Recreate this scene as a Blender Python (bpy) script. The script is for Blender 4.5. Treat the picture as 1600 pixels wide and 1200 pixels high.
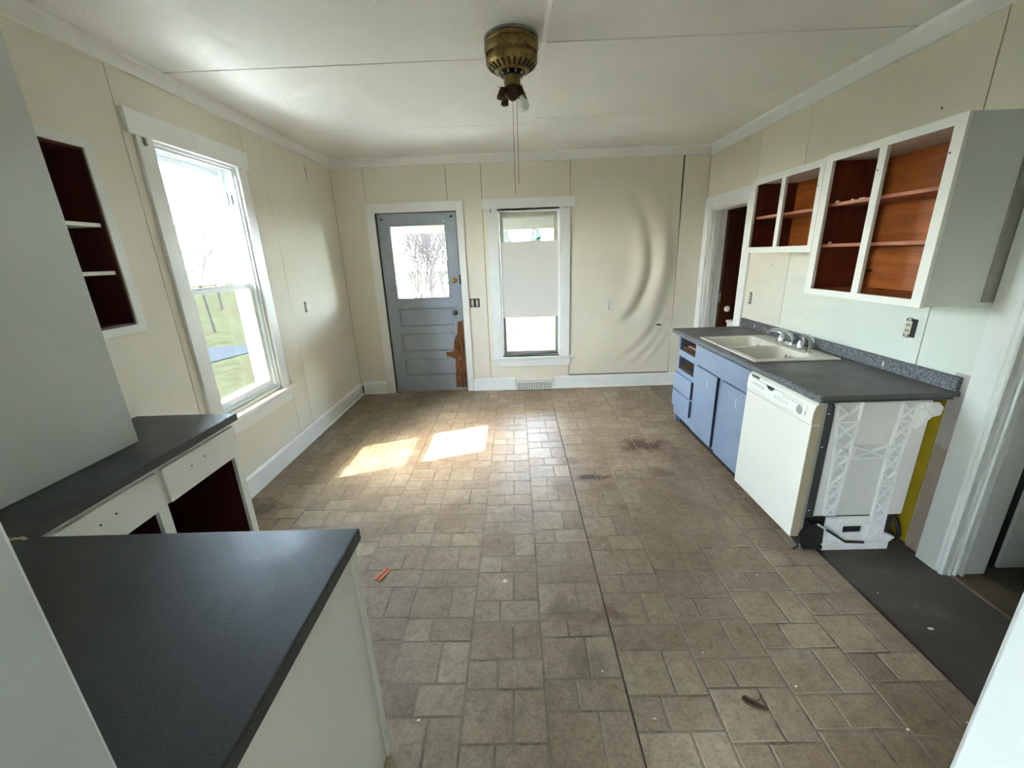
import bpy, math, random
from mathutils import Vector, Matrix

for o in list(bpy.data.objects):
    bpy.data.objects.remove(o, do_unlink=True)
SC = bpy.context.scene
COL = SC.collection

# ------------------------------------------------------------------ camera
CAM_H = 1.6
F_PX = 642.33
_p, _y, _r = 0.302759, -0.0158792, -0.0361394
_fwd = Vector((math.sin(_y)*math.cos(_p), math.cos(_y)*math.cos(_p), -math.sin(_p)))
_rt0 = Vector((math.cos(_y), -math.sin(_y), 0))
_up0 = _rt0.cross(_fwd)
CAM_R = _rt0*math.cos(_r) + _up0*math.sin(_r)
CAM_U = -_rt0*math.sin(_r) + _up0*math.cos(_r)
cam_d = bpy.data.cameras.new('camera')
cam_d.sensor_width = 36.0
cam_d.lens = F_PX/1600*36.0
cam_d.clip_start = 0.02
cam_d.clip_end = 300
cam = bpy.data.objects.new('camera', cam_d)
COL.objects.link(cam)
cam.matrix_world = Matrix(((CAM_R.x, CAM_U.x, -_fwd.x, 0), (CAM_R.y, CAM_U.y, -_fwd.y, 0),
                           (CAM_R.z, CAM_U.z, -_fwd.z, CAM_H), (0, 0, 0, 1)))
SC.camera = cam

# ------------------------------------------------------------------ world, sun, exposure
SKY_STRENGTH = 8.0
SUN_STRENGTH = 8.5
EXPOSURE = 2.38
world = bpy.data.worlds.new('sky')
SC.world = world
world.use_nodes = True
wt = world.node_tree
wt.nodes.clear()
w_out = wt.nodes.new('ShaderNodeOutputWorld')
w_bg = wt.nodes.new('ShaderNodeBackground')
w_sky = wt.nodes.new('ShaderNodeTexSky')
w_sky.sky_type = 'NISHITA'
w_sky.sun_disc = False
w_sky.sun_elevation = math.radians(49)
w_sky.sun_rotation = math.radians(250)
w_sky.air_density = 1.0
w_sky.dust_density = 3.0
w_mul = wt.nodes.new('ShaderNodeMix')
w_mul.data_type = 'RGBA'
w_mul.inputs['Factor'].default_value = 0.8
w_mul.inputs['B'].default_value = (0.76, 0.92, 1.0, 1)
wt.links.new(w_sky.outputs['Color'], w_mul.inputs['A'])
wt.links.new(w_mul.outputs['Result'], w_bg.inputs['Color'])
w_bg.inputs['Strength'].default_value = SKY_STRENGTH
wt.links.new(w_bg.outputs['Background'], w_out.inputs['Surface'])

sun_d = bpy.data.lights.new('sun', 'SUN')
sun_d.energy = SUN_STRENGTH
sun_d.angle = 0.0092
sun_d.color = (1.0, 0.955, 0.87)
sun = bpy.data.objects.new('sun', sun_d)
COL.objects.link(sun)
sun.location = (-8, -3, 10)
SUN_DIR = Vector((0.81, 0.285, -1.0)).normalized()
sun.rotation_euler = SUN_DIR.to_track_quat('-Z', 'Y').to_euler()

SC.view_settings.view_transform = 'Standard'
SC.view_settings.look = 'None'
SC.view_settings.gamma = 1.0
SC.view_settings.use_curve_mapping = False
SC.view_settings.exposure = EXPOSURE
SC.cycles.max_bounces = 18
SC.cycles.diffuse_bounces = 12
SC.cycles.transparent_max_bounces = 16
SC.cycles.sample_clamp_indirect = 12.0

# ------------------------------------------------------------------ room dimensions (metres)
XL, XR, YB, YF = -1.965, 2.13, 4.91, 0.26
ZC = 2.645
random.seed(7)

# ------------------------------------------------------------------ helpers
def lin(c):
    out = []
    for v in c[:3]:
        v = v/255.0
        out.append(v/12.92 if v <= 0.04045 else ((v+0.055)/1.055)**2.4)
    return (out[0], out[1], out[2], 1.0)

class NT:
    """small node-tree helper"""
    def __init__(self, name):
        self.m = bpy.data.materials.new(name)
        self.m.use_nodes = True
        self.t = self.m.node_tree
        self.t.nodes.clear()
        self.out = self.n('ShaderNodeOutputMaterial')
        self.pos = self.n('ShaderNodeNewGeometry').outputs['Position']
    def n(self, k, **kw):
        nd = self.t.nodes.new(k)
        for a, b in kw.items():
            setattr(nd, a, b)
        return nd
    def l(self, a, b):
        self.t.links.new(a, b)
    def noise(self, scale, detail=3, rough=0.6, vec=None, dist=0.0):
        nd = self.n('ShaderNodeTexNoise')
        nd.inputs['Scale'].default_value = scale
        nd.inputs['Detail'].default_value = detail
        nd.inputs['Roughness'].default_value = rough
        nd.inputs['Distortion'].default_value = dist
        self.l(vec if vec else self.pos, nd.inputs['Vector'])
        return nd.outputs['Fac']
    def ramp(self, fac, stops):
        nd = self.n('ShaderNodeValToRGB')
        e = nd.color_ramp.elements
        while len(e) < len(stops):
            e.new(0.5)
        for i, (p, c) in enumerate(stops):
            e[i].position = p
            e[i].color = c
        self.l(fac, nd.inputs['Fac'])
        return nd.outputs['Color']
    def mixc(self, fac, a, b, blend='MIX'):
        nd = self.n('ShaderNodeMix', data_type='RGBA', blend_type=blend)
        for sock, v in (('Factor', fac), ('A', a), ('B', b)):
            if isinstance(v, (int, float)):
                nd.inputs[sock].default_value = v
            elif isinstance(v, tuple):
                nd.inputs[sock].default_value = v
            else:
                self.l(v, nd.inputs[sock])
        return nd.outputs['Result']
    def math(self, op, a, b=None, c=None):
        nd = self.n('ShaderNodeMath', operation=op)
        for i, v in enumerate((a, b, c)):
            if v is None:
                continue
            if isinstance(v, (int, float)):
                nd.inputs[i].default_value = v
            else:
                self.l(v, nd.inputs[i])
        return nd.outputs[0]
    def scalevec(self, s):
        nd = self.n('ShaderNodeVectorMath', operation='MULTIPLY')
        nd.inputs[1].default_value = s
        self.l(self.pos, nd.inputs[0])
        return nd.outputs['Vector']
    def bump(self, height, strength, dist=0.01):
        nd = self.n('ShaderNodeBump')
        nd.inputs['Strength'].default_value = strength
        nd.inputs['Distance'].default_value = dist
        self.l(height, nd.inputs['Height'])
        return nd.outputs['Normal']
    def bsdf(self, col, rough=0.5, metal=0.0, spec=0.5, normal=None, **extra):
        nd = self.n('ShaderNodeBsdfPrincipled')
        for sock, v in (('Base Color', col), ('Roughness', rough), ('Metallic', metal), ('Specular IOR Level', spec)):
            if isinstance(v, (int, float, tuple)):
                nd.inputs[sock].default_value = v
            else:
                self.l(v, nd.inputs[sock])
        for k, v in extra.items():
            nd.inputs[k].default_value = v
        if normal is not None:
            self.l(normal, nd.inputs['Normal'])
        self.l(nd.outputs['BSDF'], self.out.inputs['Surface'])
        return nd

def paint(name, rgb, rough=0.5, var=0.06, vscale=3.0, bscale=120, bstr=0.15, metal=0.0, spec=0.4, dirt=None, bdist=0.002):
    t = NT(name)
    c = lin(rgb)
    dark = tuple(v*(1-2*var) for v in c[:3])+(1,)
    lite = tuple(min(1, v*(1+var)) for v in c[:3])+(1,)
    col = t.ramp(t.noise(vscale, 4), [(0.3, dark), (0.7, lite)])
    if dirt:
        d = t.ramp(t.noise(dirt[1], 6, 0.7), [(dirt[2], (0, 0, 0, 1)), (dirt[2]+0.12, (1, 1, 1, 1))])
        col = t.mixc(d, col, lin(dirt[0]))
    nrm = t.bump(t.noise(bscale, 3), bstr, bdist) if bstr else None
    t.bsdf(col, rough, metal, spec, nrm)
    return t.m

M = {}
# painted wall sheets: cream, woven-paper tooth plus slow unevenness of loose board
t = NT('cream_wall_paint')
cA, cB = lin((220, 216, 200)), lin((228, 224, 210))
cc = t.ramp(t.noise(1.3, 4), [(0.3, cA), (0.7, cB)])
smudge = t.ramp(t.noise(2.2, 6, 0.72), [(0.62, (0, 0, 0, 1)), (0.80, (1, 1, 1, 1))])
cc = t.mixc(t.math('MULTIPLY', smudge, 0.35), cc, lin((196, 186, 162)))
hh = t.math('ADD', t.math('MULTIPLY', t.noise(170, 2), 0.35), t.math('MULTIPLY', t.noise(2.4, 2, 0.4), 4.0))
t.bsdf(cc, 0.72, 0, 0.07, t.bump(hh, 0.30, 0.006))
M['cream'] = t.m
# right wall sheets: same cream, fading to cool grey-white below and towards the viewer
t = NT('cream_wall_fading_cool')
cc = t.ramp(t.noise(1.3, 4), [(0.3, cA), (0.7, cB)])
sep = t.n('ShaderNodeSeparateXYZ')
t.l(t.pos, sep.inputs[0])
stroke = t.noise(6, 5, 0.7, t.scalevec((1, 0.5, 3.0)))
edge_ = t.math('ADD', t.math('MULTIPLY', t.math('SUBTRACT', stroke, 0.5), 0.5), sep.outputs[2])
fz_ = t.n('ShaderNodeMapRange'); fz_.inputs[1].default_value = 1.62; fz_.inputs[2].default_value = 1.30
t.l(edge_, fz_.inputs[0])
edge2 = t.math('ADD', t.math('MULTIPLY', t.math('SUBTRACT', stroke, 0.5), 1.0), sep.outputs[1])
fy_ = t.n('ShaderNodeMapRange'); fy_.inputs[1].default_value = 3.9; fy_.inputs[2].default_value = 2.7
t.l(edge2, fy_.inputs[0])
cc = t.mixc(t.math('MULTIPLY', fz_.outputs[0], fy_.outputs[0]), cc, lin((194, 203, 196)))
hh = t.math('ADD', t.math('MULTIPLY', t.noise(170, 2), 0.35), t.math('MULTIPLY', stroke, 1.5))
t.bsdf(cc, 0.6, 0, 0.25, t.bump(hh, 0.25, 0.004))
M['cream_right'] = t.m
t = NT('ceiling_paint')
cc = t.ramp(t.noise(1.1, 4), [(0.3, lin((228, 230, 226))), (0.7, lin((238, 239, 236)))])
hh = t.noise(95, 3, 0.65)
t.bsdf(cc, 0.6, 0, 0.3, t.bump(hh, 0.8, 0.008))
M['ceiling'] = t.m
M['gap'] = paint('dark_gap', (92, 84, 66), 0.9, bstr=0)
M['trim'] = paint('white_trim_paint', (234, 235, 232), 0.38, 0.03, 4, 40, 0.12, spec=0.5, dirt=((176, 172, 160), 5.0, 0.70))
M['trim_cool'] = paint('cool_white_trim_paint', (232, 237, 238), 0.36, 0.03, 4, 45, 0.15, spec=0.5, dirt=((188, 188, 182), 6.0, 0.72))
M['white_cab'] = paint('white_cabinet_paint', (222, 225, 219), 0.42, 0.02, 3, 60, 0.10, spec=0.5)
M['grey_white'] = paint('offwhite_rolled_paint', (200, 206, 202), 0.45, 0.02, 3, 160, 0.25, spec=0.45)
M['jamb_paint'] = paint('cool_white_jamb_paint', (196, 206, 208), 0.5, 0.03, 4, 45, 0.15, spec=0.3)
M['blue'] = paint('powder_blue_paint', (117, 134, 157), 0.45, 0.03, 4, 50, 0.12, spec=0.5, dirt=((205, 212, 222), 26.0, 0.76))
M['blue_edge'] = paint('dark_blue_edge', (50, 58, 76), 0.6, 0.05, 10, 60, 0.1)
M['door_grey'] = paint('slate_grey_paint', (152, 161, 171), 0.42, 0.05, 5, 60, 0.12, spec=0.5, dirt=((124, 130, 136), 7.0, 0.66))
M['black'] = paint('black_plastic', (20, 20, 21), 0.5, 0.02, 5, 60, 0.05)
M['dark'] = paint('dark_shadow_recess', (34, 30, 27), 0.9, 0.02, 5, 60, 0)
M['gasket'] = paint('charcoal_rubber', (62, 66, 66), 0.55, 0.06, 8, 90, 0.1)
M['dw_front'] = paint('almond_enamel', (214, 214, 205), 0.3, 0.01, 2, 200, 0.02, spec=0.5)
M['dw_panel'] = paint('white_control_panel', (224, 228, 222), 0.28, 0.01, 2, 200, 0.0, spec=0.5)
M['dw_side'] = paint('beige_enamel', (168, 160, 134), 0.4, 0.03, 6, 80, 0.05)
M['dw_tub'] = paint('grey_white_tub_plastic', (205, 206, 202), 0.45, 0.02, 4, 80, 0.04)
M['dw_brace'] = paint('white_ribbed_plastic', (222, 225, 222), 0.4, 0.03, 10, 80, 0.04)
M['dw_rib_shade'] = paint('shaded_plastic_web', (192, 195, 193), 0.45, 0.03, 10, 80, 0.04)  # brace plastic greyed to paint in the shade between its ribs
M['galv'] = paint('galvanised_steel', (150, 150, 145), 0.5, 0.06, 12, 60, 0.05, metal=0.2)
M['dark_steel'] = paint('dark_hinge_steel', (58, 58, 58), 0.5, 0.12, 14, 80, 0.1, metal=0.4)
M['yellow'] = paint('mustard_yellow_paint', (150, 132, 22), 0.6, 0.08, 7, 60, 0.15, dirt=((90, 78, 20), 12.0, 0.66))
M['plaster'] = paint('bare_brown_plaster', (150, 138, 124), 0.85, 0.08, 6, 90, 0.3, dirt=((176, 174, 172), 4.0, 0.58))
M['plaster_grey'] = paint('bare_grey_plaster', (160, 158, 154), 0.85, 0.06, 6, 90, 0.3)
M['chrome'] = paint('chrome', (205, 208, 210), 0.12, 0.03, 20, 200, 0.0, metal=1.0)
M['steel'] = paint('nickel', (170, 170, 168), 0.28, 0.03, 20, 200, 0.0, metal=1.0)
M['sink'] = paint('stained_biscuit_enamel', (214, 210, 196), 0.22, 0.04, 9, 150, 0.02, spec=0.6, dirt=((150, 138, 112), 9.0, 0.68))
M['brass'] = paint('aged_brass_knob', (168, 140, 70), 0.35, 0.12, 14, 150, 0.03, metal=0.9)
M['copper_dark'] = paint('dark_bronze', (82, 62, 48), 0.35, 0.1, 14, 150, 0.03, metal=0.8)
M['bulb'] = paint('frosted_bulb_glass', (236, 236, 238), 0.22, 0.01, 2, 200, 0.0, spec=0.6)
M['blind'] = paint('white_blind_cloth', (222, 222, 218), 0.7, 0.01, 2, 300, 0.05)
M['outlet'] = paint('white_outlet_plastic', (232, 232, 228), 0.35, 0.01, 2, 200, 0.0)
M['old_outlet'] = paint('aged_ivory_receptacle', (196, 188, 172), 0.45, 0.05, 40, 200, 0.02)
M['grass'] = paint('dry_winter_grass', (50, 52, 41), 0.95, 0.16, 3.0, 30, 0.6, spec=0.0, dirt=((50, 46, 37), 0.8, 0.52), bdist=0.03)
M['asphalt'] = paint('pale_asphalt', (44, 48, 54), 0.9, 0.05, 4, 60, 0.2, spec=0.0)
M['bark'] = paint('grey_bark', (66, 62, 60), 0.9, 0.12, 12, 60, 0.3, spec=0.0)
M['evergreen'] = paint('dull_evergreen', (32, 46, 38), 0.9, 0.15, 5, 20, 0.3, spec=0.0)
M['shim'] = paint('orange_shim_wood', (206, 122, 84), 0.6, 0.1, 60, 150, 0.1)
M['shim_dark'] = paint('dark_orange_shim_wood', (150, 78, 52), 0.6, 0.1, 60, 150, 0.1)
M['leaf'] = paint('dry_brown_leaf', (66, 50, 38), 0.8, 0.15, 60, 200, 0.2)
M['chip'] = paint('white_paint_flake', (226, 226, 220), 0.6, 0.02, 20, 200, 0.0)
M['concrete'] = paint('porch_concrete', (150, 148, 140), 0.9, 0.06, 5, 70, 0.2, spec=0.0)
M['porch'] = paint('weathered_porch_paint', (150, 149, 140), 0.8, 0.05, 4, 60, 0.1, spec=0.0)
M['sash_old'] = paint('weathered_sash_paint', (178, 172, 156), 0.6, 0.08, 10, 60, 0.1)
M['reflector'] = paint('pale_bounce_concrete', (142, 142, 138), 0.9, 0.05, 3, 60, 0.2, spec=0.0)  # for the added slab that bounces daylight indoors
M['vent_slat'] = paint('grey_register_slat', (186, 188, 184), 0.5, 0.04, 20, 100, 0.05)
M['vent_mesh'] = paint('grey_register_face', (140, 143, 140), 0.5, 0.08, 30, 150, 0.1, metal=0.2)

# antique brass fan metal
t = NT('antique_brass')
n1 = t.noise(26, 4, 0.7)
cc = t.ramp(n1, [(0.25, lin((80, 66, 40))), (0.55, lin((136, 116, 72))), (0.8, lin((178, 156, 104)))])
t.bsdf(cc, 0.34, 0.9, 0.5, t.bump(n1, 0.05, 0.002))
M['antique'] = t.m

def wood(name, c0, c1, c2, axis, rough=0.45, scale=1.0):
    t = NT(name)
    sv = {'z': (14, 14, 1.1), 'y': (14, 1.1, 14), 'x': (1.1, 14, 14)}[axis]
    v = t.scalevec(tuple(a*scale for a in sv))
    g = t.noise(1.4, 5, 0.65, v, 0.9)
    col = t.ramp(g, [(0.28, lin(c0)), (0.52, lin(c1)), (0.75, lin(c2))])
    blot = t.ramp(t.noise(3.0, 3), [(0.35, (0.62, 0.62, 0.62, 1)), (0.65, (1, 1, 1, 1))])
    col = t.mixc(1.0, col, blot, 'MULTIPLY')
    t.bsdf(col, rough, 0, 0.5, t.bump(g, 0.08, 0.002))
    return t.m
M['cab_wood'] = wood('varnished_plywood', (140, 72, 22), (172, 94, 32), (194, 116, 46), 'y')
M['cab_wood_red'] = wood('red_brown_varnished_wood', (84, 30, 14), (108, 44, 20), (130, 60, 28), 'z')
M['shelf_wood'] = wood('shelf_edge_wood', (160, 92, 64), (190, 120, 88), (206, 142, 110), 'y')
M['maroon'] = wood('maroon_stained_interior', (58, 14, 10), (76, 20, 14), (92, 28, 18), 'z', 0.5)
M['brown_door'] = wood('dark_mahogany_door', (50, 18, 10), (70, 28, 14), (92, 42, 20), 'z', 0.35)
M['raw_wood'] = wood('raw_pine', (160, 110, 66), (190, 140, 92), (208, 164, 116), 'y', 0.7)
M['rot'] = wood('splintered_rotten_wood', (58, 34, 18), (120, 74, 36), (176, 126, 72), 'z', 0.85, 3.0)

# laminate worktop: slate with fine speckle, scuffs
def laminate(name, base, speck, amount, rough, sscale=260):
    t = NT(name)
    s = t.noise(sscale, 3, 0.7)
    col = t.ramp(s, [(0.40, lin(base)), (0.72, lin(speck))])
    big = t.ramp(t.noise(3.0, 5, 0.7), [(0.35, (0.80, 0.78, 0.75, 1)), (0.7, (1.1, 1.1, 1.12, 1))])
    col = t.mixc(1.0, col, big, 'MULTIPLY')
    sc = t.ramp(t.noise(9, 6, 0.75, t.scalevec((1.0, 0.35, 1.0))), [(0.66, (0, 0, 0, 1)), (0.82, (1, 1, 1, 1))])
    col = t.mixc(t.math('MULTIPLY', sc, amount), col, lin((150, 148, 142)))
    rr = t.ramp(t.noise(5, 4), [(0.3, (rough-0.06,)*3+(1,)), (0.7, (rough+0.12,)*3+(1,))])
    t.bsdf(col, rr, 0, 0.5, t.bump(t.noise(140, 2), 0.05, 0.001))
    return t.m
M['laminate'] = laminate('slate_laminate', (45, 48, 49), (76, 80, 82), 0.40, 0.42)
M['laminate_worn'] = laminate('worn_slate_laminate', (76, 75, 73), (108, 108, 106), 0.45, 0.42)
M['laminate_edge'] = laminate('speckled_slate_edge', (56, 62, 68), (140, 146, 150), 0.10, 0.5, 110)

# vinyl floor: tiles with per-piece tone, marbling, dirt and stains with their own shapes
def tile_material(name, island):
    t = NT(name)
    if island:
        rnd = t.n('ShaderNodeNewGeometry').outputs['Random Per Island']
    else:
        rnd = t.n('ShaderNodeObjectInfo').outputs['Random']
    base = t.ramp(rnd, [(0.0, lin((142, 124, 105))), (0.25, lin((156, 142, 122))), (0.5, lin((146, 129, 110))), (0.75, lin((162, 148, 126))), (1.0, lin((138, 122, 105)))])
    marb = t.ramp(t.noise(22, 6, 0.72, None, 0.6), [(0.28, (0.66, 0.62, 0.58, 1)), (0.5, (1, 1, 1, 1)), (0.75, (1.22, 1.21, 1.19, 1))])
    grit = t.ramp(t.noise(85, 4, 0.7), [(0.30, (0.70, 0.68, 0.66, 1)), (0.50, (1, 1, 1, 1)), (0.70, (1.22, 1.2, 1.16, 1))])
    col = t.mixc(1.0, t.mixc(1.0, base, marb, 'MULTIPLY'), grit, 'MULTIPLY')
    soot = t.ramp(t.noise(1.7, 7, 0.7), [(0.40, (1, 1, 1, 1)), (0.68, (0.62, 0.57, 0.51, 1))])
    col = t.mixc(1.0, col, soot, 'MULTIPLY')
    # distinct spills: (x, y, rx, ry, colour, strength)
    wob = t.noise(9, 5, 0.7)
    sep = t.n('ShaderNodeSeparateXYZ')
    t.l(t.pos, sep.inputs[0])
    spills = [(1.05, 3.24, .22, .16, (76, 46, 32), .95), (1.27, 3.02, .12, .22, (92, 66, 50), .6), (1.05, 2.78, .16, .09, (98, 72, 54), .7),
              (0.40, 2.98, .17, .10, (96, 72, 56), .65), (0.52, 2.73, .17, .05, (62, 44, 34), .95), (0.28, 2.62, .12, .12, (100, 80, 64), .5),
              (-1.80, 2.45, .17, .14, (84, 66, 50), .75), (0.24, 3.36, .06, .10, (106, 80, 62), .5), (-0.02, 3.72, .08, .22, (110, 92, 76), .45),
              (0.20, 1.52, .15, .10, (92, 74, 60), .55), (0.40, 1.50, .07, .06, (98, 60, 46), .6), (0.24, 1.28, .10, .12, (92, 84, 68), .55),
              (0.55, 3.95, .5, .2, (112, 98, 82), .35), (1.1, 2.2, .4, .6, (110, 96, 78), .3), (-0.75, 3.32, .2, .2, (120, 104, 84), .4)]
    for (sx, sy, rx, ry, c, k) in spills:
        dx = t.math('DIVIDE', t.math('SUBTRACT', sep.outputs[0], sx), rx)
        dy = t.math('DIVIDE', t.math('SUBTRACT', sep.outputs[1], sy), ry)
        d2 = t.math('SQRT', t.math('ADD', t.math('MULTIPLY', dx, dx), t.math('MULTIPLY', dy, dy)))
        v = t.math('ADD', d2, t.math('MULTIPLY', t.math('SUBTRACT', wob, 0.5), 3.2))
        f = t.ramp(v, [(0.35, (k, k, k, 1)), (1.0, (0, 0, 0, 1))])
        col = t.mixc(f, col, lin(c))
    scuff = t.ramp(t.noise(7.5, 7, 0.78), [(0.66, (0, 0, 0, 1)), (0.78, (0.55, 0.55, 0.55, 1))])
    col = t.mixc(scuff, col, lin((186, 180, 168)))
    rr = t.ramp(t.noise(3.2, 5), [(0.3, (0.40, 0.40, 0.40, 1)), (0.7, (0.58, 0.58, 0.58, 1))])
    t.bsdf(col, rr, 0, 0.45, t.bump(t.noise(48, 4), 0.12, 0.002))
    return t.m
M['tile'] = tile_material('vinyl_tile', False)
M['tile_field'] = tile_material('vinyl_tile_far', True)
M['grout'] = paint('vinyl_groove', (130, 119, 103), 0.6, 0.10, 5, 80, 0.2, dirt=((92, 82, 68), 4.0, 0.5))
M['bare'] = paint('bare_grimy_floor', (84, 77, 70), 0.62, 0.12, 5, 60, 0.35, dirt=((112, 104, 94), 5.0, 0.62))

def glass_mat(name, tint, gloss):
    t = NT(name)
    tr = t.n('ShaderNodeBsdfTransparent')
    tr.inputs['Color'].default_value = tint
    gl = t.n('ShaderNodeBsdfGlossy')
    gl.inputs['Roughness'].default_value = 0.02
    fr = t.n('ShaderNodeFresnel')
    fr.inputs['IOR'].default_value = gloss
    mx = t.n('ShaderNodeMixShader')
    t.l(fr.outputs[0], mx.inputs[0])
    t.l(tr.outputs[0], mx.inputs[1])
    t.l(gl.outputs[0], mx.inputs[2])
    t.l(mx.outputs[0], t.out.inputs['Surface'])
    return t.m
M['glass'] = glass_mat('window_glass', (0.97, 0.98, 0.98, 1), 1.10)
M['screen'] = glass_mat('dusty_storm_glass', (0.60, 0.60, 0.57, 1), 1.08)

# ------------------------------------------------------------------ mesh builder
class MB:
    def __init__(self):
        self.v, self.f = [], []
        self.chunks = []
    def add(self, vs, fs):
        o = len(self.v)
        self.v += [tuple(p) for p in vs]
        f0 = len(self.f)
        self.f += [tuple(i+o for i in q) for q in fs]
        self.chunks.append((o, len(self.v), f0, len(self.f)))
        return self
    def box(self, x0, x1, y0, y1, z0, z1):
        vs = [(x, y, z) for z in (z0, z1) for y in (y0, y1) for x in (x0, x1)]
        return self.add(vs, [(0, 2, 3, 1), (4, 5, 7, 6), (0, 1, 5, 4), (2, 6, 7, 3), (0, 4, 6, 2), (1, 3, 7, 5)])
    def hexa(self, p):
        return self.add(p, [(0, 3, 2, 1), (4, 5, 6, 7), (0, 1, 5, 4), (1, 2, 6, 5), (2, 3, 7, 6), (3, 0, 4, 7)])
    def bar(self, a, b, w, h, up=(0, 0, 1)):
        a, b = Vector(a), Vector(b)
        d = (b-a).normalized()
        s = d.cross(Vector(up))
        if s.length < 1e-5:
            s = d.cross(Vector((1, 0, 0)))
        s.normalize()
        u = s.cross(d)
        s, u = s*w/2, u*h/2
        return self.hexa([a-s-u, a+s-u, a+s+u, a-s+u, b-s-u, b+s-u, b+s+u, b-s+u])
    def tube(self, pts, r, n=8, cap=True):
        pts = [Vector(p) for p in pts]
        rs = r if isinstance(r, (list, tuple)) else [r]*len(pts)
        vs, prev = [], None
        for i, p in enumerate(pts):
            d = (pts[min(i+1, len(pts)-1)]-pts[max(i-1, 0)]).normalized()
            if prev is None:
                ref = Vector((0, 0, 1)) if abs(d.z) < .9 else Vector((1, 0, 0))
                s = d.cross(ref).normalized()
            else:
                s = (prev-d*prev.dot(d)).normalized()
            prev = s
            u = d.cross(s)
            for k in range(n):
                a = 2*math.pi*k/n
                vs.append(p+(s*math.cos(a)+u*math.sin(a))*rs[i])
        fs = []
        for i in range(len(pts)-1):
            for k in range(n):
                k2 = (k+1) % n
                fs.append((i*n+k, i*n+k2, (i+1)*n+k2, (i+1)*n+k))
        if cap:
            fs.append(tuple(range(n-1, -1, -1)))
            fs.append(tuple(range((len(pts)-1)*n, len(pts)*n)))
        return self.add(vs, fs)
    def lathe(self, prof, c, n=32, axis='z', cap=True):
        vs, fs = [], []
        for (r, h) in prof:
            for k in range(n):
                a = 2*math.pi*k/n
                q = (r*math.cos(a), r*math.sin(a), h)
                if axis == 'y':
                    q = (q[0], q[2], q[1])
                elif axis == 'x':
                    q = (q[2], q[0], q[1])
                vs.append((q[0]+c[0], q[1]+c[1], q[2]+c[2]))
        for i in range(len(prof)-1):
            for k in range(n):
                k2 = (k+1) % n
                fs.append((i*n+k, i*n+k2, (i+1)*n+k2, (i+1)*n+k))
        if cap:
            fs.append(tuple(range(n-1, -1, -1)))
            fs.append(tuple(range((len(prof)-1)*n, len(prof)*n)))
        return self.add(vs, fs)
    def prism(self, poly, axis, a, b):
        def P(u, v, w):
            return {'x': (w, u, v), 'y': (u, w, v), 'z': (u, v, w)}[axis]
        n = len(poly)
        vs = [P(u, v, a) for u, v in poly]+[P(u, v, b) for u, v in poly]
        fs = [tuple(range(n-1, -1, -1)), tuple(range(n, 2*n))]
        fs += [(i, (i+1) % n, n+(i+1) % n, n+i) for i in range(n)]
        return self.add(vs, fs)
    def frame(self, axis, c0, c1, u0, u1, v0, v1, w, wt=None, wb=None):
        wt = w if wt is None else wt
        wb = w if wb is None else wb
        for (a, b, c, d) in ((u0, u0+w, v0, v1), (u1-w, u1, v0, v1), (u0+w, u1-w, v1-wt, v1), (u0+w, u1-w, v0, v0+wb)):
            self.slab(axis, c0, c1, a, b, c, d)
        return self
    def slab(self, axis, c0, c1, u0, u1, v0, v1):
        if axis == 'x':
            return self.box(c0, c1, u0, u1, v0, v1)
        if axis == 'y':
            return self.box(u0, u1, c0, c1, v0, v1)
        return self.box(u0, u1, v0, v1, c0, c1)
    def plate(self, axis, c0, c1, u0, u1, v0, v1, holes=()):
        hs = [(max(u0, a), min(u1, b), max(v0, c), min(v1, d)) for a, b, c, d in holes]
        hs = [h for h in hs if h[1] > h[0]+1e-6 and h[3] > h[2]+1e-6]
        us = sorted({u0, u1, *[h[0] for h in hs], *[h[1] for h in hs]})
        vs_ = sorted({v0, v1, *[h[2] for h in hs], *[h[3] for h in hs]})
        nu, nv = len(us)-1, len(vs_)-1
        keep = set()
        for i in range(nu):
            for j in range(nv):
                mu, mv = (us[i]+us[i+1])/2, (vs_[j]+vs_[j+1])/2
                if not any(h[0] < mu < h[1] and h[2] < mv < h[3] for h in hs):
                    keep.add((i, j))
        def P(u, v, w):
            return {'x': (w, u, v), 'y': (u, w, v), 'z': (u, v, w)}[axis]
        for (i, j) in keep:
            a, b, c, d = us[i], us[i+1], vs_[j], vs_[j+1]
            self.add([P(a, c, c1), P(b, c, c1), P(b, d, c1), P(a, d, c1)], [(0, 1, 2, 3)])
            self.add([P(a, c, c0), P(b, c, c0), P(b, d, c0), P(a, d, c0)], [(3, 2, 1, 0)])
            for (di, dj, e) in ((-1, 0, ((a, c), (a, d))), (1, 0, ((b, d), (b, c))), (0, -1, ((b, c), (a, c))), (0, 1, ((a, d), (b, d)))):
                if (i+di, j+dj) not in keep:
                    (p, q), (r, s) = e
                    self.add([P(p, q, c0), P(r, s, c0), P(r, s, c1), P(p, q, c1)], [(0, 1, 2, 3)])
        return self
    def mesh(self, name, mat, off=(0, 0, 0), smooth=False):
        me = bpy.data.meshes.new(name)
        me.from_pydata([(x-off[0], y-off[1], z-off[2]) for x, y, z in self.v], [], self.f)
        me.materials.append(M[mat] if isinstance(mat, str) else mat)
        bm_fix(me)
        if smooth:
            for p in me.polygons:
                p.use_smooth = True
        me.update()
        return me

import bmesh
def bm_fix(me):
    bm = bmesh.new()
    bm.from_mesh(me)
    bmesh.ops.remove_doubles(bm, verts=bm.verts, dist=1e-6)
    bmesh.ops.recalc_face_normals(bm, faces=bm.faces)
    bm.to_mesh(me)
    bm.free()

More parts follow.
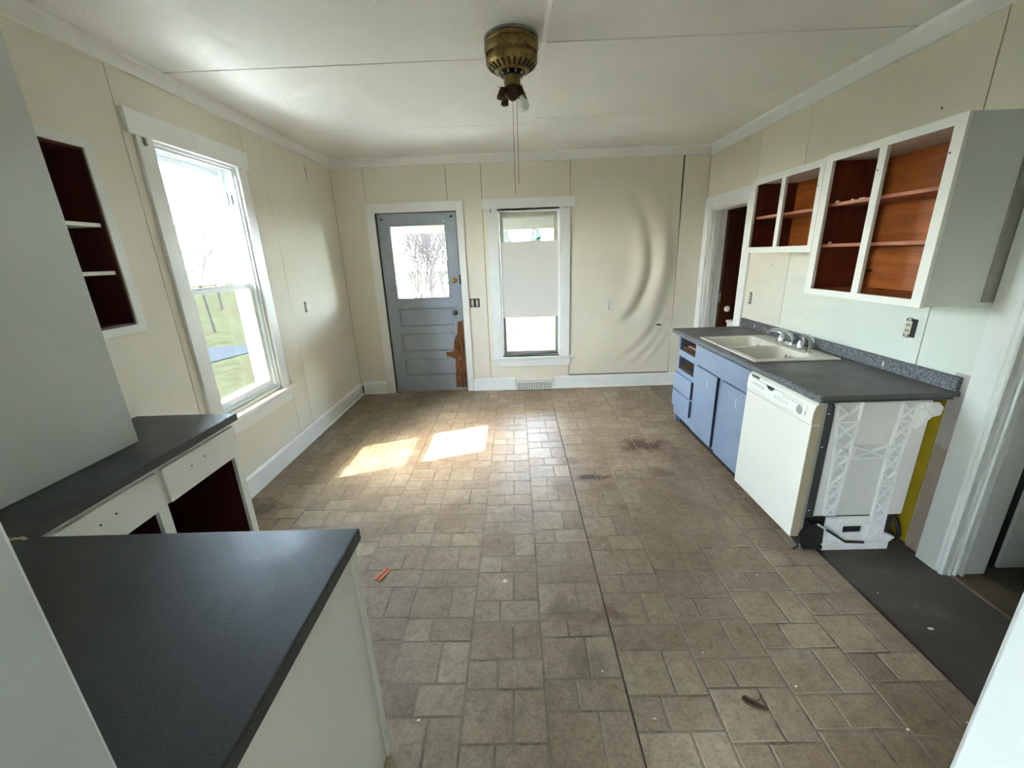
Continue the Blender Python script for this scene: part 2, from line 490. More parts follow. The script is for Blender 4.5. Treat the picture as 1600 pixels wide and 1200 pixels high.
OFF = {}
def link(name, me, parent=None, loc=(0, 0, 0)):
    o = bpy.data.objects.new(name, me)
    COL.objects.link(o)
    o.location = loc
    if parent is not None:
        o.parent = parent
    return o
def part(name, mb, mat, parent, smooth=False, bevel=0.0, label=None, segs=2, angle=40, split=False, stuff=False):
    if split:
        last = None
        for v0, v1, f0, f1 in mb.chunks:
            q = MB()
            q.v = mb.v[v0:v1]
            q.f = [tuple(i-v0 for i in f) for f in mb.f[f0:f1]]
            last = part(name, q, mat, parent, smooth, bevel, label, segs, angle)
        return last
    off = OFF.get(parent.name, (0, 0, 0))
    o = link(name, mb.mesh(name, mat, off, smooth), parent)
    OFF[o.name] = off
    if bevel:
        md = o.modifiers.new('bevel', 'BEVEL')
        md.width = bevel
        md.segments = segs
        md.limit_method = 'ANGLE'
        md.angle_limit = math.radians(angle)
    if smooth:
        md = o.modifiers.new('split', 'EDGE_SPLIT')
        md.split_angle = math.radians(38)
    if label:
        o['label'] = label
    if stuff:
        o['kind'] = 'stuff'
    return o
def thing(name, label, cat, loc=(0, 0, 0), group=None, kind=None):
    o = link(name, None, None, loc)
    o.empty_display_size = 0.1
    OFF[o.name] = loc
    o['label'] = label
    o['category'] = cat
    if group:
        o['group'] = group
    if kind:
        o['kind'] = kind
    return o
def solo(name, mb, mat, label, cat, group=None, kind=None, smooth=False, bevel=0.0):
    xs = [p[0] for p in mb.v]; ys = [p[1] for p in mb.v]; zs = [p[2] for p in mb.v]
    loc = ((min(xs)+max(xs))/2, (min(ys)+max(ys))/2, min(zs))
    o = link(name, mb.mesh(name, mat, loc, smooth), None, loc)
    OFF[o.name] = loc
    if bevel:
        md = o.modifiers.new('bevel', 'BEVEL')
        md.width = bevel; md.segments = 2; md.limit_method = 'ANGLE'
    if smooth:
        md = o.modifiers.new('split', 'EDGE_SPLIT')
        md.split_angle = math.radians(38)
    o['label'] = label
    o['category'] = cat
    if group:
        o['group'] = group
    if kind:
        o['kind'] = kind
    return o

# ================================================================== FLOOR
LINO_X = 1.605
fl = MB()
fl.box(XL-0.25, XR+1.9, YF-3.4, YB+0.9, -0.10, -0.012)
floor = solo('floor', fl, 'bare', 'worn tan tile-pattern vinyl floor with bare strip by the right doorway', 'floor', kind='structure')
part('vinyl_sheet', MB().box(XL, LINO_X, YF-0.2, YB, -0.012, -0.0016).box(LINO_X, XR, 1.985, YB, -0.012, -0.0016), 'grout', floor, split=True)
part('seam', MB().box(0.3745, 0.3785, 0.5, 4.2, -0.0016, 0.0004), 'dark', floor, label='dark open seam between vinyl sheets')

TA, TB, TG, TW = 0.1865, 0.1215, 0.0042, 0.308     # big side, small side, groove half width, column width
def tile_verts(x0, x1, y0, y1):
    c = 0.0022
    b = [(x0, y0), (x1, y0), (x1, y1), (x0, y1)]
    i = [(x0+c, y0+c), (x1-c, y0+c), (x1-c, y1-c), (x0+c, y1-c)]
    vs = [(x, y, -0.0016) for x, y in b]+[(x, y, 0.0) for x, y in i]
    fs = [(4, 5, 6, 7), (0, 1, 5, 4), (1, 2, 6, 5), (2, 3, 7, 6), (3, 0, 4, 7)]
    return vs, fs
def px_area(x0, x1, y0, y1):
    pts = []
    for x, y in ((x0, y0), (x1, y0), (x1, y1), (x0, y1)):
        d = Vector((x, y, -CAM_H))
        w = d.dot(_fwd)
        if w < 0.1:
            return 0
        pts.append((800+F_PX*d.dot(CAM_R)/w, 600-F_PX*d.dot(CAM_U)/w))
    cx, cy = sum(p[0] for p in pts)/4, sum(p[1] for p in pts)/4
    if not (0 < cx < 1600 and 0 < cy < 1200):
        return 0
    return abs(sum(pts[i][0]*pts[(i+1) % 4][1]-pts[(i+1) % 4][0]*pts[i][1] for i in range(4)))/2
tiles = []
phase = {-2: 1.191, -1: 1.286, 0: 1.201, 1: 1.130, 2: 1.276, 3: 1.125}
for k in range(-8, 6):
    cx0 = 0.376+(k-1)*TW
    cx1 = cx0+TW
    ph = phase.get(k, [1.20, 1.285, 1.13][k % 3])
    for j in range(-4, 14):
        y0 = ph+j*TW
        rows = [(y0, y0+TA, ((cx0, cx0+TA), (cx0+TA, cx1))), (y0-TB, y0, ((cx0, cx0+TB), (cx0+TB, cx1)))]
        for (ya, yb, xs) in rows:
            for (xa, xb) in xs:
                q = [max(xa+TG, XL), min(xb-TG, LINO_X), max(ya+TG, YF-0.2), min(yb-TG, YB)]
                if q[1]-q[0] < 0.015 or q[3]-q[2] < 0.015:
                    continue
                if q[2] < 0.97 and q[1] < -0.49:      # under the peninsula
                    continue
                if q[3] < 1.94 and q[1] < -1.47:
                    continue
                if q[0] > 1.54 and q[2] > 1.9:
                    continue
                a = px_area(*q)
                mx, my = (q[0]+q[1])/2, (q[2]+q[3])/2
                # behind the peninsula or the cabinets as seen in the photograph
                if mx < -0.46 and (my*(-0.46)/mx) < 0.98 and my < 2.3:
                    a *= 0.2
                if mx < -1.3 and my < 2.4:
                    a *= 0.2
                tiles.append((a, q))
tiles.sort(key=lambda z: -z[0])
tile_cache = {}
field = MB()
for i, (a, (x0, x1, y0, y1)) in enumerate(tiles):
    if i < 300:
        key = (round(x1-x0, 4), round(y1-y0, 4))
        if key not in tile_cache:
            vs, fs = tile_verts(0, key[0], 0, key[1])
            m_ = MB().add(vs, fs)
            tile_cache[key] = m_.mesh('tile', 'tile')
        o = link('tile', tile_cache[key], floor, (x0-floor.location.x, y0-floor.location.y, -floor.location.z))
    else:
        vs, fs = tile_verts(x0, x1, y0, y1)
        field.add(vs, fs)
fo = part('tile_field', field, 'tile_field', floor)
fo['kind'] = 'stuff'
part('threshold', MB().box(-1.53, -0.63, YB+0.002, YB+0.14, -0.012, 0.012), 'raw_wood', floor, bevel=0.004)

# ================================================================== CEILING
ce = MB().box(XL-0.25, XR+1.9, YF-3.4, YB+0.9, ZC+0.012, ZC+0.12)
ceiling = solo('ceiling', ce, 'gap', 'white textured panel ceiling with seams and one long batten', 'ceiling', kind='structure')
BX = 0.188
for (xa, xb, ys) in ((XL, BX, (YF, 1.49, 2.715, 3.925, YB)), (BX, XR, (YF, 1.335, 2.557, 3.785, YB))):
    for a, b in zip(ys[:-1], ys[1:]):
        part('ceiling_panel', MB().box(xa+0.002, xb-0.002, a+0.005, b-0.005, ZC, ZC+0.011), 'ceiling', ceiling, bevel=0.003)
part('batten', MB().box(BX-0.014, BX+0.012, 2.535, YB-0.09, ZC-0.007, ZC-0.0005).box(BX-0.014, BX+0.012, YF, 2.530, ZC-0.007, ZC-0.0005), 'trim', ceiling, bevel=0.002, split=True)
# ceilings of neighbouring rooms
part('hall_ceiling', MB().box(XL, XR, YF-3.3, YF-0.19, ZC, ZC+0.011), 'ceiling', ceiling)
part('side_room_ceiling', MB().box(XR+0.17, XR+1.85, YF-1.0, YB+0.85, ZC, ZC+0.011), 'ceiling', ceiling)

# ================================================================== WALLS
WIN1 = (2.52, 3.24, 0.645, 2.27)          # left window opening (y0,y1,z0,z1)
NICHE = (1.70, 2.113, 1.327, 2.14)
WIN2 = (-0.172, 0.515, 0.435, 2.075)      # back window (x0,x1,z0,z1)
DOOR1 = (-1.535, -0.628, 0.0, 2.095)      # back door opening
DOOR2 = (4.02, 4.775, 0.0, 2.0)           # right wall, far doorway
DOOR3 = (0.80, 1.705, 0.0, 2.06)          # right wall, near doorway
BACK = 0.009                              # panel thickness

wl = MB().plate('x', XL-0.17, XL-BACK-0.001, YF-3.3, YB+0.15, -0.012, ZC+0.012, [WIN1, NICHE, (-2.35, -1.35, 0.85, 2.0)])  # last opening: unseen window added to light faces turned to the viewer
wall_left = solo('wall_left', wl, 'gap', 'cream panelled left wall with the sunny window', 'wall', kind='structure')
Z0P, Z1P = 0.10, 2.60
for a, b in ((YF, 1.137), (1.142, 2.355), (2.36, 3.377), (3.382, 3.625), (3.629, YB-0.001)):
    part('panel', MB().plate('x', XL-BACK, XL, a, b, Z0P if b > 1.9 else 0, Z1P+0.03, [WIN1, NICHE]), 'cream', wall_left, bevel=0.002)
part('tear', MB().prism([(4.318, 2.495), (4.330, 2.43), (4.352, 2.345), (4.345, 2.41), (4.334, 2.46)], 'x', XL-0.001, XL+0.0012), 'dark', wall_left, label='dark torn slit in the wall sheet')
for (y, z) in ((4.46, 1.33), (2.43, 1.02), (3.92, 0.55), (3.70, 2.15)):
    part('nail_hole', MB().lathe([(0.004, -0.001), (0.004, 0.0012)], (XL, y, z), 8, 'x'), 'dark', wall_left)

wb = MB().plate('y', YB+BACK+0.001, YB+0.15, XL-0.17, XR+2.0, -0.012, ZC+0.012, [WIN2, DOOR1])
wall_back = solo('wall_back', wb, 'gap', 'cream panelled back wall with grey door, window and loose bulging sheet', 'wall', kind='structure')
for a, b in ((XL+0.001, -1.615), (-1.612, -0.719), (-0.714, -0.338), (-0.333, 0.632), (1.857, XR-0.001)):
    part('panel', MB().plate('y', YB, YB+BACK, a, b, Z0P, Z1P, [WIN2, DOOR1]), 'cream', wall_back, bevel=0.002)
# loose sheet: bulged, with hanging folds
def bulge(x, z):
    u = (x-0.636)/(1.851-0.636)
    w = (z-0.17)/(2.555-0.17)
    edge = min(1, u/0.10)*min(1, w/0.06)*min(1, (1-w)/0.05)*min(1, (1-u)/0.05)
    edge = max(0, edge)
    dx, dz = (x-0.98), (z-1.50)/1.42
    r = math.hypot(dx, dz)
    a = math.atan2(-dz, dx)           # 0 = right, pi/2 = down
    def ang(c, wd):
        d = (a-c+math.pi) % (2*math.pi)-math.pi
        return math.exp(-(d/wd)**2)
    d = 0.0
    d += 0.050*math.exp(-((r-0.47)/0.095)**2)*ang(0.20, 1.15)
    d -= 0.022*math.exp(-((r-0.585)/0.05)**2)*ang(0.3, 0.9)
    d += 0.044*math.exp(-((r-0.72)/0.10)**2)*ang(0.20, 0.85)
    d += 0.034*math.exp(-((r-0.62)/0.10)**2)*ang(1.20, 0.55)
    d += 0.022*math.exp(-((r-0.80)/0.055)**2)*ang(1.05, 0.42)
    d += 0.020*math.exp(-((r-0.91)/0.040)**2)*ang(0.92, 0.28)
    d += 0.015*math.exp(-((r-1.0)/0.03)**2)*ang(0.85, 0.20)
    d += 0.012*math.exp(-((r-0.95)/0.10)**2)*ang(1.9, 0.4)
    d += 0.012*math.exp(-((x-1.70)/0.05)**2)*math.exp(-((z-1.75)/0.45)**2)
    d += 0.010*math.exp(-((u-0.35)/0.25)**2)*math.exp(-((w-0.5)/0.35)**2)
    d += 0.004*math.sin(7*x+3*z)*math.sin(2.3*z+1.1)
    return max(-0.004, d*edge)
def right_edge(z):
    return 1.851+0.012*math.sin((z-0.3)*2.2)-0.012*math.exp(-((z-1.1)/0.5)**2)
g = MB()
NU, NV = 72, 120
vs = []
for j in range(NV+1):
    z = 0.168+(2.557-0.168)*j/NV
    for i in range(NU+1):
        x = 0.637+(right_edge(z)-0.637)*i/NU
        vs.append((x, YB-0.001-bulge(x, z), z))
n1 = len(vs)
vs += [(x, YB+BACK, z) for (x, y, z) in vs]
fs = []
for j in range(NV):
    for i in range(NU):
        a = j*(NU+1)+i
        fs.append((a, a+1, a+NU+2, a+NU+1))
rim = [i for i in range(NU+1)]+[j*(NU+1)+NU for j in range(1, NV+1)]+[NV*(NU+1)+i for i in range(NU-1, -1, -1)]+[j*(NU+1) for j in range(NV-1, 0, -1)]
for q in range(len(rim)):
    a, b = rim[q], rim[(q+1) % len(rim)]
    fs.append((a, b, b+n1, a+n1))
g.add(vs, fs)
part('panel', g, 'cream', wall_back, smooth=True, label='loose sagging cream sheet with deep curved folds')
part('tear', MB().prism([(1.66, 0.757), (1.69, 0.765), (1.735, 0.752), (1.70, 0.744), (1.675, 0.745)], 'y', YB-0.026, YB-0.019), 'dark', wall_back, label='small dark rip in the sheet')
for x, z in ((1.36, 0.30), (0.75, 0.62), (1.30, 1.9)):
    part('nail_hole', MB().lathe([(0.004, -0.014), (0.004, -0.003)], (x, YB, z), 8, 'y'), 'dark', wall_back)

wr = MB().plate('x', XR+BACK+0.001, XR+0.17, YF-1.0, YB+0.001, -0.012, ZC+0.012, [DOOR2, DOOR3])
wall_right = solo('wall_right', wr, 'gap', 'cream panelled right wall behind the sink counter and upper cabinets', 'wall', kind='structure')
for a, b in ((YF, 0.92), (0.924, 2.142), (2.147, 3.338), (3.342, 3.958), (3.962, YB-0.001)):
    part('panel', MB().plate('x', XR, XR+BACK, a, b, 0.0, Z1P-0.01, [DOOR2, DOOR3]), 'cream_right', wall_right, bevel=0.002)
# paint history on the wall beside the dishwasher (thin coats, not light)
part('bare_plaster', MB().plate('x', XR-0.0016, XR, 1.843, 1.935, -0.011, 0.985), 'plaster_grey', wall_right, label='bare grey plaster strip beside dishwasher')
part('bare_plaster', MB().prism([(1.843, -0.011), (1.933, -0.011), (1.933, 0.60), (1.915, 0.615), (1.89, 0.59), (1.865, 0.61), (1.843, 0.585)], 'x', XR-0.0026, XR-0.0016), 'plaster', wall_right, label='brown scuffed plaster beside dishwasher')
part('yellow_paint', MB().plate('x', XR-0.0030, XR, 1.938, 2.47, 0.0, 0.875), 'yellow', wall_right, label='old mustard yellow paint behind the dishwasher')
for y, z in ((1.98, 2.30), (2.35, 2.22), (3.55, 1.45)):
    part('nail_hole', MB().lathe([(0.005, -0.0015), (0.005, 0.0)], (XR, y, z), 8, 'x'), 'dark', wall_right)

FD = (-0.415, 0.415, 0.0, 2.06)           # doorway the photographer stands in
wf = MB().plate('y', YF-0.17, YF, XL, XR+0.009, -0.0015, ZC, [FD])
wall_front = solo('wall_front', wf, 'cream', 'cream front wall around the doorway nearest the viewer', 'wall', kind='structure')

# rooms next door
hall = MB().plate('y', YF-3.3, YF-3.15, XL-0.1, XR+0.2, -0.012, ZC+0.012)
wall_hall = solo('wall_hall_rear', hall, 'cream', 'cream rear wall of the room behind the doorway', 'wall', kind='structure')
wall_hall_r = solo('wall_hall_right', MB().plate('x', XR+0.01, XR+0.16, YF-3.15, YF-1.0, -0.012, ZC+0.012), 'cream', 'cream right wall of the room behind the doorway', 'wall', kind='structure')
wall_side = solo('wall_side_room', MB().plate('x', XR+1.86, XR+2.0, YF-1.0, YB+0.15, -0.012, ZC+0.012), 'cream', 'cream far wall of the room past the right doorway', 'wall', kind='structure')
wall_side2 = solo('wall_side_front', MB().plate('y', YF-1.0, YF-0.86, XR+0.17, XR+1.86, -0.012, ZC+0.012), 'cream', 'cream front wall of the room past the right doorway', 'wall', kind='structure')
wall_part = solo('wall_partition', MB().plate('y', 3.2, 3.3, XR+0.17, XR+1.86, -0.012, ZC+0.012), 'cream', 'partition wall between the two rooms on the right', 'wall', kind='structure')

# ================================================================== TRIM
def crown(name, axis, c, sgn, u0, u1, z0, label, mat='trim'):
    # flat crown board with a small cove bead at the ceiling
    prof = [(c, z0), (c+sgn*0.018, z0+0.002), (c+sgn*0.020, ZC-0.018), (c+sgn*0.032, ZC-0.001), (c, ZC-0.001)]
    mb = MB()
    if axis == 'y':
        mb.prism([(p, z) for p, z in prof], 'y', u0, u1)      # board runs along y, profile in (x,z)
    else:
        mb.prism([(p, z) for p, z in prof], 'x', u0, u1)      # profile in (y,z)
    return solo(name, mb, mat, label, 'crown trim', kind='structure')
crown('trim_1', 'y', XL, 1, YF, YB-0.033, 2.560, 'white crown board along the left wall')
crown('trim_2', 'x', YB, -1, XL, XR, 2.556, 'white crown board along the back wall')
crown('trim_3', 'y', XR, -1, YF, YB-0.033, 2.540, 'white crown board along the right wall', 'trim_cool')

def baseboard(name, axis, c, sgn, segs, label):
    t_ = thing(name, label, 'baseboard', kind='structure')
    for (a, b) in segs:
        prof = [(c, 0.0), (c+sgn*0.018, 0.0), (c+sgn*0.018, 0.132), (c+sgn*0.010, 0.148), (c+sgn*0.006, 0.155), (c, 0.155)]
        mb = MB().prism(prof, 'y' if axis == 'y' else 'x', a, b)
        part('board', mb, 'trim_cool' if axis == 'x' else 'trim', t_)
        q = MB().prism([(c+sgn*0.018, 0.0), (c+sgn*0.030, 0.0), (c+sgn*0.027, 0.010), (c+sgn*0.018, 0.016)], 'y' if axis == 'y' else 'x', a, b)
        part('shoe_mould', q, 'trim', t_)
baseboard('baseboard_left', 'y', XL, 1, [(1.965, YB-0.03)], 'white baseboard along the left wall')
baseboard('baseboard_back', 'x', YB, -1, [(XL+0.031, -1.635), (-0.548, -0.04), (0.44, XR-0.001)], 'white baseboard along the back wall in three runs')

# ================================================================== WINDOW 1 (left wall)
w1 = thing('window_1', 'tall white double-hung window on the left wall, sun streaming in', 'window', (XL, 2.88, 0.49), kind='structure')
y0, y1, z0, z1 = WIN1
part('casing', MB().box(XL+0.001, XL+0.020, y0-0.105, y0, z0-0.03, z1), 'trim', w1, bevel=0.002)
part('casing', MB().box(XL+0.001, XL+0.020, y1, y1+0.10, z0-0.03, z1), 'trim', w1, bevel=0.002)
part('head_casing', MB().box(XL+0.001, XL+0.026, y0-0.150, y1+0.127, z1-0.003, z1+0.115), 'trim', w1, bevel=0.002)
part('curtain_bracket', MB().box(XL+0.02, XL+0.030, 2.452, 2.466, 2.225, 2.262), 'steel', w1)
part('curtain_bracket', MB().box(XL+0.02, XL+0.030, 3.286, 3.300, 2.235, 2.268), 'trim', w1)
part('stool', MB().box(XL-0.06, XL+0.055, y0-0.13, y1+0.145, z0-0.055, z0-0.028), 'trim', w1, bevel=0.006)
part('apron', MB().box(XL+0.001, XL+0.018, y0-0.11, y1+0.11, z0-0.155, z0-0.055), 'trim', w1, bevel=0.002)
part('sill', MB().box(XL-0.168, XL-0.062, y0+0.0185, y1-0.0185, z0-0.0299, z0-0.027), 'trim_cool', w1)
part('jamb', MB().plate('x', XL-0.168, XL, y0-0.004, y1+0.004, z0-0.03, z1+0.004, [(y0+0.018, y1-0.018, z0-0.027, z1-0.018)]), 'trim_cool', w1)
part('jamb_stop', MB().frame('x', XL-0.03, XL-0.015, y0+0.018, y1-0.018, z0, z1-0.018, 0.014), 'trim_cool', w1)
part('jamb_stop', MB().frame('x', XL-0.095, XL-0.087, y0+0.018, y1-0.018, z0, z1-0.018, 0.016), 'trim_cool', w1)
lo = part('lower_sash', MB().frame('x', XL-0.075, XL-0.035, y0+0.030, y1-0.030, z0-0.026, 1.465, 0.046, 0.036, 0.092), 'trim_cool', w1, bevel=0.003)
part('pane', MB().box(XL-0.058, XL-0.055, y0+0.074, y1-0.074, z0+0.066, 1.431), 'glass', lo)
up = part('upper_sash', MB().frame('x', XL-0.135, XL-0.100, y0+0.032, y1-0.032, 1.425, z1-0.020, 0.046, 0.050, 0.036), 'trim_cool', w1, bevel=0.003)
part('pane', MB().box(XL-0.119, XL-0.116, y0+0.076, y1-0.076, 1.459, z1-0.068), 'glass', up)
st = part('storm_sash', MB().frame('x', XL-0.166, XL-0.150, y0+0.018, y1-0.018, z0, 1.52, 0.040), 'trim_cool', w1, bevel=0.002)
part('pane', MB().box(XL-0.159, XL-0.157, y0+0.056, y1-0.056, z0+0.038, 1.482), 'screen', st, label='dusty storm glass')
part('storm_rail', MB().box(XL-0.166, XL-0.150, y0+0.05, y1-0.05, 1.545, 1.565), 'trim_cool', w1)
part('sash_lock', MB().lathe([(0.02, 0), (0.02, 0.008), (0.010, 0.014)], (XL-0.055, 2.88, 1.465), 14).box(XL-0.065, XL-0.045, 2.865, 2.92, 1.473, 1.482), 'steel', lo, smooth=True)
part('pulley', MB().box(XL-0.086, XL-0.084, y1-0.0205, y1-0.0175, 2.02, 2.10).box(XL-0.062, XL-0.050, y1-0.0200, y1-0.0175, 2.02, 2.085), 'black', w1, label='black sash pulley slot', split=True)

# ================================================================== RECESSED CABINET in left wall
nc = thing('recessed_wall_cabinet', 'open recessed cabinet in the left wall, maroon inside, thin shelves', 'wall cabinet', (XL, 1.9, NICHE[2]))
a, b, c, d = NICHE
part('face_frame', MB().plate('x', XL+0.0008, XL+0.010, a-0.045, b+0.047, c-0.042, d+0.042, [(a, b, c, d)]), 'white_cab', nc, bevel=0.002)
part('box', MB().box(XL-0.165, XL-0.160, a+0.001, b-0.001, c+0.001, d-0.001).plate('x', XL-0.16, XL+0.0006, a+0.001, b-0.001, c+0.001, d-0.001, [(a+0.012, b-0.012, c+0.012, d-0.012)]), 'maroon', nc)
for z in (1.805, 1.585):
    part('shelf', MB().box(XL-0.158, XL-0.012, a+0.013, b-0.013, z-0.008, z+0.010), 'white_cab', nc, bevel=0.002)

# ================================================================== BACK DOOR
d1 = thing('door_1', 'weathered grey half-glass back door with rotted lower corner', 'door', (-1.08, YB, 0), kind='structure')
x0, x1 = DOOR1[0], DOOR1[1]
part('casing', MB().box(x0-0.095, x0, YB-0.020, YB-0.001, 0, 2.195), 'trim', d1, bevel=0.002)
part('casing', MB().box(x1, x1+0.078, YB-0.020, YB-0.001, 0, 2.195), 'trim', d1, bevel=0.002)
part('head_casing', MB().box(x0, x1, YB-0.020, YB-0.001, 2.095, 2.195), 'trim', d1, bevel=0.002)
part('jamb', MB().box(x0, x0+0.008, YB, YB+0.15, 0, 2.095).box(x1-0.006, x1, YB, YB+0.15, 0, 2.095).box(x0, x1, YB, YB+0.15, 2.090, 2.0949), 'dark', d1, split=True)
DY0, DY1 = YB+0.012, YB+0.052
gx0, gx1, gz0, gz1 = -1.388, -0.768, 1.155, 1.957
pan = [(-1.384, -0.745, 0.826, 1.039), (-1.386, -0.750, 0.519, 0.738), (-1.383, -0.755, 0.213, 0.423)]
sl = MB().plate('y', DY0, DY1, x0+0.012, x1-0.010, 0.012, 2.083, [(gx0, gx1, gz0, gz1)]+pan)
slab = part('slab', sl, 'door_grey', d1, bevel=0.002)
for p in pan:
    part('panel', MB().box(p[0]-0.006, p[1]+0.006, DY0+0.016, DY1-0.006, p[2]-0.006, p[3]+0.006), 'door_grey', d1)
    part('panel_mould', MB().frame('y', DY0+0.007, DY0+0.0158, p[0]+0.006, p[1]-0.006, p[2]+0.006, p[3]-0.006, 0.012), 'door_grey', d1, bevel=0.003)
part('pane', MB().box(gx0-0.005, gx1+0.005, DY0+0.018, DY0+0.021, gz0-0.005, gz1+0.005), 'glass', d1)
part('glass_stop', MB().frame('y', DY0-0.003, DY0+0.017, gx0-0.010, gx1+0.010, gz0-0.010, gz1+0.010, 0.014), 'door_grey', d1, bevel=0.003)
kn = part('lock_plate', MB().box(-0.742, -0.690, DY0-0.004, DY0, 0.87, 1.05), 'door_grey', d1, bevel=0.001)
part('knob', MB().lathe([(0.010, 0), (0.010, -0.022), (0.026, -0.030), (0.030, -0.042), (0.026, -0.054), (0.012, -0.060)], (-0.716, DY0-0.004, 0.978), 20, 'y'), 'copper_dark', kn, smooth=True, label='dark bronze knob')
part('keyhole', MB().box(-0.719, -0.713, DY0-0.0048, DY0-0.0039, 0.905, 0.925), 'black', kn)
db = part('deadbolt', MB().lathe([(0.031, 0), (0.031, -0.006), (0.024, -0.012), (0.010, -0.014)], (-0.706, DY0, 1.345), 20, 'y'), 'brass', d1, smooth=True, label='brass deadbolt')
part('thumb_turn', MB().box(-0.709, -0.703, DY0-0.026, DY0-0.013, 1.325, 1.365), 'brass', db)
part('strike', MB().box(x1-0.014, x1+0.004, YB-0.022, YB-0.019, 1.30, 1.41), 'copper_dark', d1)
# rot: jagged splintered patch along the latch edge
random.seed(11)
def jag(pts, n, amp):
    out = []
    for i in range(len(pts)):
        (ax, az), (bx, bz) = pts[i], pts[(i+1) % len(pts)]
        for k in range(n):
            f = k/n
            out.append((ax+(bx-ax)*f+random.uniform(-amp, amp), az+(bz-az)*f+random.uniform(-amp, amp)))
    return out
edge = x1-0.013
rp = jag([(edge, 0.875), (edge, 0.04), (-0.775, 0.045), (-0.765, 0.28), (-0.768, 0.43), (-0.865, 0.445), (-0.87, 0.495), (-0.77, 0.515), (-0.755, 0.66), (-0.725, 0.70), (-0.69, 0.87)], 5, 0.007)
rp = [(min(x, edge), z) for x, z in rp]
rot = part('rotten_patch', MB().prism(rp, 'y', DY0-0.004, DY0+0.004), 'rot', d1, label='splintered rotten wood at the latch edge')
sp = MB()
for i in range(46):
    z = random.uniform(0.07, 0.84)
    x = random.uniform(-0.755 if z < 0.62 else -0.70, edge-0.01)
    ln = random.uniform(0.02, 0.09)
    a = random.uniform(-0.25, 0.25)
    sp.bar((x, DY0-0.005, z), (x+ln*a, DY0-0.005-random.uniform(0, 0.012), min(0.86, z+ln)), random.uniform(0.004, 0.012), random.uniform(0.003, 0.010))
part('splinter', sp, 'rot', rot, stuff=True)
pc = MB()
for i in range(7):
    z = random.uniform(0.1, 0.7); x = random.uniform(-0.75, edge-0.02)
    pc.bar((x, DY0-0.012, z), (x+random.uniform(-.01, .01), DY0-0.012, z+0.018), 0.012, 0.003)
part('paint_curl', pc, 'chip', rot, stuff=True)
for (x, z, m_) in ((-1.445, 1.985, 'steel'), (-0.775, 1.995, 'trim'), (-0.69, 2.04, 'dark'), (-1.47, 2.03, 'dark')):
    part('screw', MB().lathe([(0.011, 0), (0.011, -0.008), (0.005, -0.012)], (x, DY0, z), 12, 'y'), m_, d1, smooth=True)
for z in (1.75, 1.08, 0.35):
    part('hinge', MB().lathe([(0.006, -0.05), (0.006, 0.05)], (x0+0.008, YB-0.002, z), 10).box(x0+0.0, x0+0.012, YB-0.002, YB+0.012, z-0.05, z+0.05), 'dark_steel', d1, smooth=True)

# ================================================================== WINDOW 2 (back wall)
w2 = thing('window_2', 'narrow white window on the back wall beside the grey door', 'window', (0.17, YB, 0.29), kind='structure')
x0, x1, z0, z1 = WIN2
part('casing', MB().box(x0-0.116, x0, YB-0.020, YB-0.001, z0-0.02, z1+0.02), 'trim_cool', w2, bevel=0.002)
part('casing', MB().box(x1, x1+0.118, YB-0.020, YB-0.001, z0-0.02, z1+0.02), 'trim_cool', w2, bevel=0.002)
part('head_casing', MB().box(x0-0.166, x1+0.170, YB-0.026, YB-0.001, z1+0.02, z1+0.122), 'trim_cool', w2, bevel=0.002)
part('stool', MB().box(x0-0.138, x1+0.168, YB-0.050, YB+0.06, z0-0.045, z0-0.020), 'trim_cool', w2, bevel=0.005)
part('apron', MB().box(x0-0.116, x1+0.126, YB-0.018, YB-0.001, z0-0.140, z0-0.046), 'trim_cool', w2, bevel=0.002)
part('curtain_bracket', MB().box(x0-0.085, x0-0.070, YB-0.034, YB-0.020, z1-0.02, z1+0.015), 'steel', w2)
part('curtain_bracket', MB().lathe([(0.014, 0), (0.014, -0.010), (0.006, -0.014)], (x1+0.062, YB-0.020, z1+0.008), 12, 'y'), 'trim', w2, smooth=True)
part('jamb', MB().plate('y', YB, YB+0.15, x0-0.004, x1+0.004, z0-0.02, z1+0.02, [(x0+0.012, x1-0.012, z0, z1-0.012)]), 'trim_cool', w2)
up = part('upper_sash', MB().frame('y', YB+0.085, YB+0.118, x0+0.014, x1-0.014, 1.240, z1-0.013, 0.042, 0.050, 0.035), 'sash_old', w2, bevel=0.003)
part('pane', MB().box(x0+0.054, x1-0.054, YB+0.100, YB+0.103, 1.273, z1-0.061), 'glass', up)
lo = part('lower_sash', MB().frame('y', YB+0.040, YB+0.075, x0+0.014, x1-0.014, z0+0.002, 1.275, 0.030, 0.034, 0.040), paint('weathered_sash', (150, 146, 136), 0.6, 0.1, 12), w2, bevel=0.003)
part('pane', MB().box(x0+0.042, x1-0.042, YB+0.056, YB+0.059, z0+0.040, 1.243), 'glass', lo)
bl = thing('window_blind', 'plain white blind panel covering the middle of the narrow back window', 'blind', (0.18, YB+0.02, 0.895))
part('sheet', MB().box(x0+0.016, x1-0.002, YB+0.016, YB+0.019, 0.905, 1.742), 'blind', bl)
part('rail', MB().box(x0+0.016, x1-0.002, YB+0.012, YB+0.024, 0.893, 0.907), 'blind', bl, bevel=0.002)
part('rail', MB().box(x0+0.016, x1-0.002, YB+0.012, YB+0.024, 1.740, 1.750), 'blind', bl, bevel=0.002)
part('pull', MB().lathe([(0.004, 0), (0.010, 0.004), (0.004, 0.012)], (0.165, YB+0.018, 1.750), 12), 'steel', bl, smooth=True)

